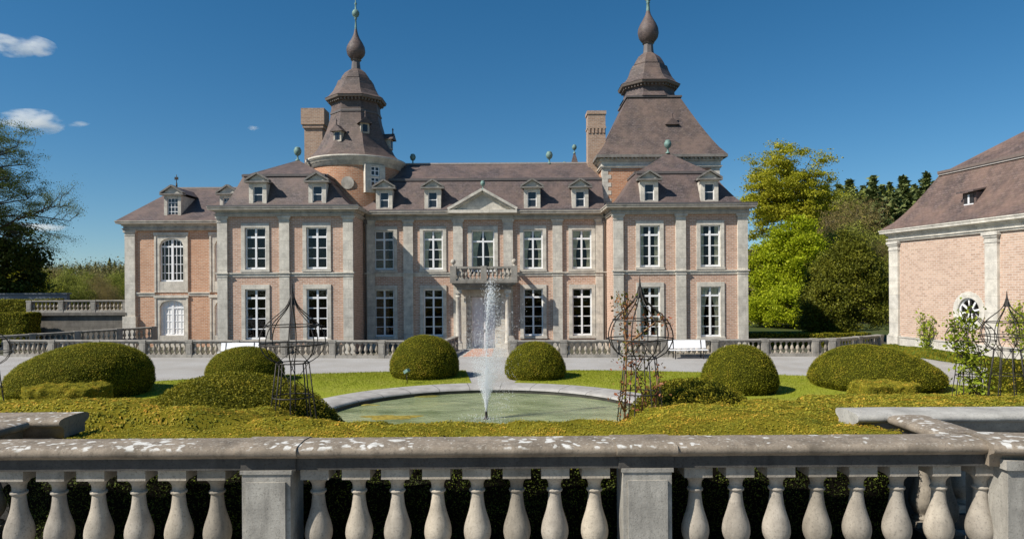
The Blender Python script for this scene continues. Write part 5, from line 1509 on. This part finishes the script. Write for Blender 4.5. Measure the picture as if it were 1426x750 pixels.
# ---------------- trees
def tree(name, label, cat, x, y, z0, H, rx, rz, zc, trunk_r, n_limb, n_tip, lpt, lsize, clump, leaf, bark, seed, group=None, lean=(0, 0), shell_bias=.55, link=True, ry=None, flat=.65, lumps=.28, limb_seg=6, cone=0.0, asp=.7):
    r = random.Random(seed); ry = ry or rx
    base = Vector((x, y, z0)); root = thing(name, label, cat, base, 0, group)
    ctr = Vector((lean[0], lean[1], zc))
    def crown(dirv, k):
        cn = 1 - cone * dirv.z
        q = 1 + lumps * mnoise.noise(dirv * 1.9 + Vector((seed * 1.7, 0, seed))) + lumps * .6 * mnoise.noise(dirv * 4.3 + Vector((0, seed, 0)))
        return ctr + Vector((dirv.x * rx * q * k * cn, dirv.y * ry * q * k * cn, dirv.z * rz * q * k))
    mb = MB(); top = ctr + Vector((0, 0, rz * .55)); nt = 9
    tp = [Vector((lean[0] * (i/nt) ** 1.5 + r.uniform(-.04, .04) * H * .3 * (i > 0), lean[1] * (i/nt) ** 1.5 + r.uniform(-.04, .04) * H * .3 * (i > 0), top.z * i / nt)) for i in range(nt + 1)]
    mb.tube(tp, [trunk_r * (1.25 if i == 0 else 1) * (1 - .85 * i / nt) for i in range(nt + 1)], 8)
    nodes = [(p, trunk_r * (1 - .85 * i / nt)) for i, p in enumerate(tp) if p.z > (zc - rz) * .9]
    limb = MB()
    for k in range(n_limb):
        a = 2.4 * k + r.random(); el = r.uniform(-.35, .9); d = Vector((math.cos(a) * math.cos(el), math.sin(a) * math.cos(el), math.sin(el)))
        e = crown(d, r.uniform(.6, .85)); b, br = min(nodes[:nt + 1], key=lambda q: abs(q[0].z - (e.z * .6 + (zc - rz) * .3)))
        mid = b.lerp(e, .5) + Vector((r.uniform(-.1, .1) * rx, r.uniform(-.1, .1) * rx, rz * r.uniform(-.02, .16)))
        path = [b, b.lerp(mid, .55) + Vector((0, 0, .05 * rz)), mid, mid.lerp(e, .5) + Vector((r.uniform(-.06, .06) * rx, 0, .05 * rz)), e]
        r0 = max(.02, min(br * .65, trunk_r * .5)); limb.tube(path, [r0, r0 * .75, r0 * .55, r0 * .36, r0 * .2], limb_seg)
        nodes += [(p, r0 * f) for p, f in zip(path[1:], (.75, .55, .36, .2))]
    tips = []
    for k in range(n_tip):
        d = Vector((r.gauss(0, 1), r.gauss(0, 1), r.gauss(0, 1))).normalized()
        if d.z < -.75: d.z *= .4
        t = crown(d, shell_bias + (1 - shell_bias) * r.random() ** .6)
        b, br = min(nodes, key=lambda q: (q[0] - t).length + (0 if q[0].z < t.z + .5 else .6 * rx))
        mid = b.lerp(t, .5) + Vector((r.uniform(-.08, .08) * rx, r.uniform(-.08, .08) * rx, r.uniform(.0, .12) * rz))
        r0 = max(.012, br * .45); limb.tube([b, mid, t], [r0, r0 * .6, .006 + r0 * .15], 4)
        tips.append(t); 
        if r.random() < .4: tips.append(mid)
    tr = np_obj(mb, 'trunk', bark, root)
    np_obj(limb, 'branches', bark, root)
    if lpt:
        T = np.array([tuple(t) for t in tips]); P = np.repeat(T, lpt, 0)
        P = P + rng.normal(size=P.shape) * np.array([clump, clump, clump * flat]) * rng.uniform(.5, 1.2, (len(T), 1)).repeat(lpt, 0)
        V, F = leaf_quads(P, lsize, None, 1.0, asp)
        link_mesh('crown', np_mesh('crown', V, [F], leaf), root)
    return root
def np_obj(mb, name, mat, root):
    me = bpy.data.meshes.new(name); me.from_pydata([tuple(p) for p in mb.v], [], mb.f); me.materials.append(mat); me.polygons.foreach_set('use_smooth', mb.sm); me.update()
    return link_mesh(name, me, root)

MAPLE = m_leaf('bright_maple_leaf', [(.05, (.16, .21, .008)), (.4, (.30, .36, .012)), (.7, (.42, .46, .022)), (.95, (.52, .52, .05))], .5, .4, .6, .45)
OLIVE = m_leaf('olive_spring_leaf', [(.05, (.18, .19, .012)), (.45, (.34, .34, .022)), (.8, (.47, .43, .04)), (.97, (.55, .46, .06))], .5, .4, .5, .5)
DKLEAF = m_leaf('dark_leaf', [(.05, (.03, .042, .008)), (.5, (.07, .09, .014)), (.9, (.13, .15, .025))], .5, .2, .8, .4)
BIGYEW = m_leaf('big_yew_leaf', [(.05, (.045, .055, .008)), (.45, (.12, .13, .014)), (.8, (.20, .195, .02)), (.97, (.28, .24, .03))], .5, .15, .9, .45)
SPRING = m_leaf('thin_spring_leaf', [(.05, (.06, .085, .02)), (.5, (.12, .15, .032)), (.9, (.20, .225, .045))], .5, .35, .5, .4)
TWIG = m_leaf('brown_bud_twig', [(.05, (.19, .15, .06)), (.5, (.32, .25, .10)), (.9, (.45, .37, .14))], .8, .25, .3, .5)
CON = m_leaf('fir_needle', [(.05, (.055, .075, .028)), (.5, (.135, .165, .055)), (.9, (.23, .26, .085))], .6, .1, .6, .4)

tree('maple_tree', 'tall airy yellow green maple with dark bare limbs right of the mansion', 'tree', X(1096, 84), 84, -.5, 22, 5.4, 6.0, 15.2, .42, 18, 360, 140, .20, .52, OLIVE, BARK, 3, shell_bias=.30, flat=.38, lumps=.42)
tree('maple_tree', 'lower bushy bright lime green tree beside the mansion corner', 'tree', X(1100, 77), 77, -.5, 13, 4.0, 5.9, 5.6, .26, 14, 330, 200, .21, .60, MAPLE, BARK, 5, shell_bias=.45, flat=.5)
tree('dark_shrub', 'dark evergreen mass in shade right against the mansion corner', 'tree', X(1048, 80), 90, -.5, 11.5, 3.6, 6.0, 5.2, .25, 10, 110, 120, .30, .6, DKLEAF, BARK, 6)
tree('dark_shrub', 'spreading green undergrowth below the lime green tree', 'tree', X(1108, 70), 70, -.5, 4.6, 5.0, 2.2, 1.9, .2, 12, 230, 150, .18, .45, MAPLE, BARK, 8)
tree('yew_tree', 'broad dark conical yew between the lime green tree and the outbuilding', 'tree', X(1180, 53), 53, -.5, 8.6, 3.05, 4.3, 3.9, .3, 14, 460, 190, .115, .36, BIGYEW, BARK, 9, shell_bias=.6, flat=.8, lumps=.20, cone=.5)
tree('yew_tree', 'lower dark yew bush filling the left foot of the conical yew', 'tree', X(1150, 51), 51, -.5, 4, 1.8, 2.4, 2.0, .15, 8, 140, 150, .115, .36, BIGYEW, BARK, 10, shell_bias=.6)

# wooded hillside behind
def hillmesh(name, pts, mat):
    mb = MB(); mb.add(*pts, 0, True); return setp(mb.build(name, mat), kind='structure')
def hill(name, x0, x1, y0, y1, zf, mat, n=30):
    vs = []; fs = []
    for j in range(n + 1):
        for i in range(n + 1):
            x = x0 + (x1 - x0) * i / n; y = y0 + (y1 - y0) * j / n
            vs.append((x, y, zf(x, y)))
    for j in range(n):
        for i in range(n): fs.append((j*(n+1)+i, j*(n+1)+i+1, (j+1)*(n+1)+i+1, (j+1)*(n+1)+i))
    return hillmesh(name, (vs, fs), mat)
HILLM = m_plain('leaf_litter_slope', (.09, .072, .035), .95, .05, 0, .4, .4)
def zr(x, y):
    t = max(0, min(1, (y - 76) / 120)); s = max(0, min(1, (x - 8) / 30))
    return -.6 + 15 * t ** 1.1 * s + .8 * mnoise.noise(Vector((x * .04, y * .04, 1)))* t
hill('hill', 5, 170, 74, 260, zr, HILLM)
def zl(x, y):
    t = max(0, min(1, (y - 110) / 140))
    return -.6 + 8.5 * t * t * (3 - 2 * t) + 1.5 * t * mnoise.noise(Vector((x * .01, y * .02, 4)))
hill('hill', -330, -15, 105, 330, zl, HILLM)

def conifer(label, seed, H, Rb, group):
    r = random.Random(seed); root = thing('conifer', label, 'conifer', (0, 0, 0), 0, group)
    mb = MB(); mb.tube([(0, 0, -.5), (0, 0, H * .5), (0, 0, H)], [H * .018, H * .011, .02], 6); np_obj(mb, 'trunk', BARK, root)
    P = []
    z = H * .12
    while z < H * .985:
        t = z / H; L = Rb * (1 - t) ** .8 * r.uniform(.8, 1.1); nb = 7
        for k in range(nb):
            a = r.uniform(0, 2 * math.pi); l = L * r.uniform(.65, 1.12)
            for q in range(int(18 * l / Rb) + 5):
                s = (q + r.random()) / (18 * l / Rb + 5); w = .12 * l + .12
                P.append((math.cos(a) * l * s + r.gauss(0, w * .5), math.sin(a) * l * s + r.gauss(0, w * .5), z - .22 * l * s + r.gauss(0, .14) + .10 * l * s * s))
        z += H * .022
    V, F = leaf_quads(np.array(P), .55, None, 1.2, .5)
    link_mesh('crown', np_mesh('crown', V, [F], CON), root)
    return root
G_C = 'dark conifers on the hilltop behind the garden'
con_protos = [conifer('dark green conifer on the ridge between the maple and the outbuilding', 40 + i, 13 + i, 3.6, G_C) for i in range(3)]
spots = [(1170, 262, 118), (1184, 254, 126), (1203, 262, 135), (1216, 250, 122), (1229, 262, 130), (1240, 258, 140), (1259, 250, 120), (1274, 262, 128), (1291, 244, 118), (1303, 258, 126), (1318, 252, 124), (1196, 275, 112), (1248, 272, 112), (1150, 262, 130), (1281, 270, 110), (1225, 280, 108), (1332, 262, 120)]
for i, (px, pt, d) in enumerate(spots):
    x = X(px, d); g = zr(x, d); top = Z(pt - 2, d); p = con_protos[i % 3]; H = (13, 14, 15)[i % 3]
    c = p if i < 3 else copy_tree(p)
    s = (top - g) / H; s = max(.5, s); c.location = (x, d, top - H * s); c.scale = (s * 1.55, s * 1.55, s); c.rotation_euler = (0, 0, i * 1.3)

G_B = 'bare brown trees on the slope behind the garden'
BUDS = m_leaf('green_brown_bud', [(.05, (.13, .15, .03)), (.5, (.24, .26, .045)), (.9, (.36, .37, .07))], .8, .25, .3, .5)
def bare(label, seed, H, group, leaf=TWIG):
    return tree('bare_tree', label, 'tree', 0, 0, 0, H, H * .30, H * .38, H * .6, H * .016, 9, 150, 60, .26 if leaf is TWIG else .17, .55 if leaf is TWIG else .42, leaf, BARK_G, seed, group, shell_bias=.25, flat=.9, lumps=.35, limb_seg=4, asp=.10 if leaf is TWIG else .5)
bp = [bare('leafless brown woodland tree on the slope above the yew', 60 + i, 10, G_B, (TWIG, BUDS, BUDS)[i]) for i in range(3)]
i = 0
used = {0: 0, 1: 0, 2: 0}
def place_bare(x, y, z, s, label=None, group=None):
    global i
    k = i % 3; p = bp[k]
    c = p if used[k] == 0 else copy_tree(p)
    used[k] += 1; i += 1
    c.location = (x, y, z); c.scale = (s, s, s); c.rotation_euler = (0, 0, i * 2.1)
    if label: c['label'] = label
    if group: c['group'] = group
for px, pt, d in ((1150, 252, 100), (1170, 240, 110), (1163, 300, 88), (1186, 250, 108), (1180, 290, 92), (1215, 305, 95), (1200, 310, 88), (1232, 300, 98), (1248, 306, 92), (1228, 318, 86), (1265, 300, 98), (1252, 325, 84), (1280, 310, 96), (1205, 244, 132), (1228, 248, 138), (1140, 300, 95), (1135, 250, 120), (1262, 312, 88), (1128, 290, 100)):
    x = X(px, d); g = zr(x, d); top = Z(pt, d); place_bare(x, d, g - .3, max(.4, (top - g) / 11.2))
GL = 'bare brown trees beyond the left terrace'
for px, pt, d in ((28, 360, 78), (52, 362, 84), (70, 356, 92), (95, 366, 88), (118, 368, 95), (140, 372, 90), (160, 370, 98), (182, 374, 92), (40, 372, 70), (82, 376, 74), (110, 382, 76), (150, 384, 78), (10, 350, 90), (-20, 350, 85), (130, 366, 115), (170, 366, 120), (90, 362, 120), (60, 364, 125), (190, 368, 130)):
    x = X(px, d); g = max(-.5, zl(x, d)); top = Z(pt - 4, d); place_bare(x, d, g - .3, (top - g) / 10.8, 'leafless brown tree in the wood beyond the left terrace balustrade', GL)
# far woodland on the left ridge, reads as one mass
Pf = []
for k in range(1500):
    y = random.uniform(150, 320); x = random.uniform(-1.0, -.42) * y; g = zl(x, y)
    for q in range(60):
        Pf.append((x + random.gauss(0, 1.5), y + random.gauss(0, 1.5), g + abs(random.gauss(3.0, 1.5))))
V, F = leaf_quads(np.array(Pf), .42, None, 1.0, .6)
FAR = m_leaf('far_wood_foliage', [(.05, (.09, .085, .035)), (.45, (.17, .145, .06)), (.75, (.18, .19, .05)), (.95, (.09, .13, .04))], .8, .1, .05, .6)
setp(link_mesh('far_wood', np_mesh('far_wood', V, [F], FAR)), kind='stuff')
GC2 = 'small dark conifers along the far left ridge'
for i2, (px, pt) in enumerate(((112, 365), (121, 367), (133, 364), (146, 363), (153, 360), (160, 363), (168, 364), (178, 362))):
    d = 245; x = X(px, d); top = Z(pt - 4.2, d); H = (13, 14, 15)[i2 % 3]; g = zl(x, d); s = max(.35, (top - g) / H)
    c = copy_tree(con_protos[i2 % 3]); s *= random.uniform(.8, 1.05); c.location = (x, d, g - .3); c.scale = (s * 1.3, s * 1.3, s); c['group'] = GC2; c['label'] = 'tiny dark conifer on the far left ridge beyond the terrace'

# big tree on the left edge
tree('large_tree', 'large dark spring tree with long thin branches at the left edge', 'tree', X(-50, 58), 58, 1.5, 19, 7.0, 7.6, 10.8, .5, 26, 640, 170, .085, .44, SPRING, BARK, 77, lean=(-.5, 0), shell_bias=.45, flat=.4, lumps=.4, ry=6)
tree('dark_shrub', 'dense dark green tree at the foot of the large left edge tree', 'tree', X(-8, 60), 61, 1.0, 8, 3.4, 4.4, 4.0, .3, 12, 150, 120, .24, .55, DKLEAF, BARK, 78)
tree('dark_shrub', 'small yellow green spring tree behind the left terrace hedge', 'tree', X(33, 66), 66, 0, 6, 2.2, 2.4, 3.4, .15, 9, 80, 40, .2, .45, OLIVE, BARK, 79)
# the long low branch that reaches out to the right
root = [o for o in bpy.data.objects if o.name == 'large_tree'][0]
mb = MB(); rr = random.Random(5); tips = []
def Lp(px, py, d=57): return Vector((X(px, d), d, Z(py - 4, d))) - root.location
def twig(a, b, r0, depth):
    a = Vector(a); b = Vector(b); m = a.lerp(b, .5) + Vector((0, rr.uniform(-.3, .3), rr.uniform(.0, .12) * (b - a).length))
    mb.tube([a, m, b], [r0, r0 * .7, r0 * .35], 5)
    if depth == 0: tips.extend([b, m]); return
    L = (b - a).length
    for k in range(4):
        s = a.lerp(b, .35 + .2 * k); d = (b - a).normalized(); e = s + d * L * rr.uniform(.25, .5) + Vector((rr.uniform(-.1, .2), rr.uniform(-.5, .5), rr.uniform(-.22, .38))) * L * .8
        twig(s, e, r0 * .5, depth - 1)
for p, q, r0 in (((0, 318), (45, 300), .10), ((45, 300), (85, 285), .07), ((45, 300), (100, 308), .06), ((30, 312), (78, 330), .05), ((60, 296), (70, 278), .05), ((0, 318), (48, 345), .06)): twig(Lp(*p), Lp(*q), r0, 2)
mb.tube([Lp(-50, 340), Lp(-20, 325), Lp(0, 318)], [.2, .15, .1], 6)
np_obj(mb, 'low_branch', BARK, root)
T = np.array([tuple(t) for t in tips]); P = np.repeat(T, 40, 0); P = P + rng.normal(size=P.shape) * .26
V, F = leaf_quads(P, .07, None, 1.0, .7); link_mesh('branch_leaves', np_mesh('branch_leaves', V, [F], SPRING), root)

# ---------------- clouds: small fair weather wisps far behind the house
def m_cloud():
    m = bpy.data.materials.new('cloud_vapour'); m.use_nodes = True; t = m.node_tree; n = t.nodes
    n.remove(n['Principled BSDF'])
    v = n.new('ShaderNodeVolumePrincipled'); v.inputs['Color'].default_value = (1, 1, 1, 1); v.inputs['Anisotropy'].default_value = .2
    tc_ = n.new('ShaderNodeTexCoord'); no = n.new('ShaderNodeTexNoise'); no.inputs['Scale'].default_value = .026; no.inputs['Detail'].default_value = 7; no.inputs['Roughness'].default_value = .62
    geo = n.new('ShaderNodeNewGeometry'); st_ = n.new('ShaderNodeMapping'); st_.inputs['Scale'].default_value = (.7, .7, 1.7); t.links.new(geo.outputs['Position'], st_.inputs['Vector']); t.links.new(st_.outputs[0], no.inputs['Vector'])
    mp = n.new('ShaderNodeMapping'); mp.inputs['Location'].default_value = (-1, -1, -1); mp.inputs['Scale'].default_value = (2, 2, 2); t.links.new(tc_.outputs['Generated'], mp.inputs['Vector'])
    ln = n.new('ShaderNodeVectorMath'); ln.operation = 'LENGTH'; t.links.new(mp.outputs[0], ln.inputs[0])
    a = n.new('ShaderNodeMath'); a.operation = 'SUBTRACT'; t.links.new(no.outputs['Fac'], a.inputs[0])
    b = n.new('ShaderNodeMath'); b.operation = 'MULTIPLY'; t.links.new(ln.outputs['Value'], b.inputs[0]); b.inputs[1].default_value = .26
    c = n.new('ShaderNodeMath'); c.operation = 'ADD'; t.links.new(b.outputs[0], c.inputs[0]); c.inputs[1].default_value = .28; t.links.new(c.outputs[0], a.inputs[1])
    mr = n.new('ShaderNodeMapRange'); mr.inputs[1].default_value = 0; mr.inputs[2].default_value = .2; mr.inputs[3].default_value = 0; mr.inputs[4].default_value = .03; t.links.new(a.outputs[0], mr.inputs[0])
    t.links.new(mr.outputs[0], v.inputs['Density']); t.links.new(v.outputs[0], n['Material Output'].inputs['Volume']); return m
CLOUD = m_cloud()
def cloud(label, px, py, w, h, d=1500):
    py = py + .006 * (px - 713); x, z = X(px, d), Z(py, d); rx = w / 950 * d / 2; rz = h / 950 * d / 2
    mb = MB(); mb.lathe([(rx * math.cos(t) , rz * math.sin(t)) for t in [(-.5 + i / 10) * math.pi for i in range(11)]], (0, 0, 0), 24, sy=.6, cap=False)
    o = mb.build('cloud', CLOUD); o.location = (x, d, z - rz)
    return setp(o, label, 'cloud', 'small white clouds in the blue sky')
cloud('long wispy white cloud near the top left corner', 28, 64, 104, 30)
cloud('larger white cloud just above the big tree at left', 46, 170, 100, 36)
cloud('small white cloud puff right of the larger cloud', 113, 174, 34, 11)
cloud('faint flat cloud seen through the low tree branch', 55, 317, 80, 14)
cloud('tiny faint cloud fleck left of the round tower', 356, 178, 20, 8)
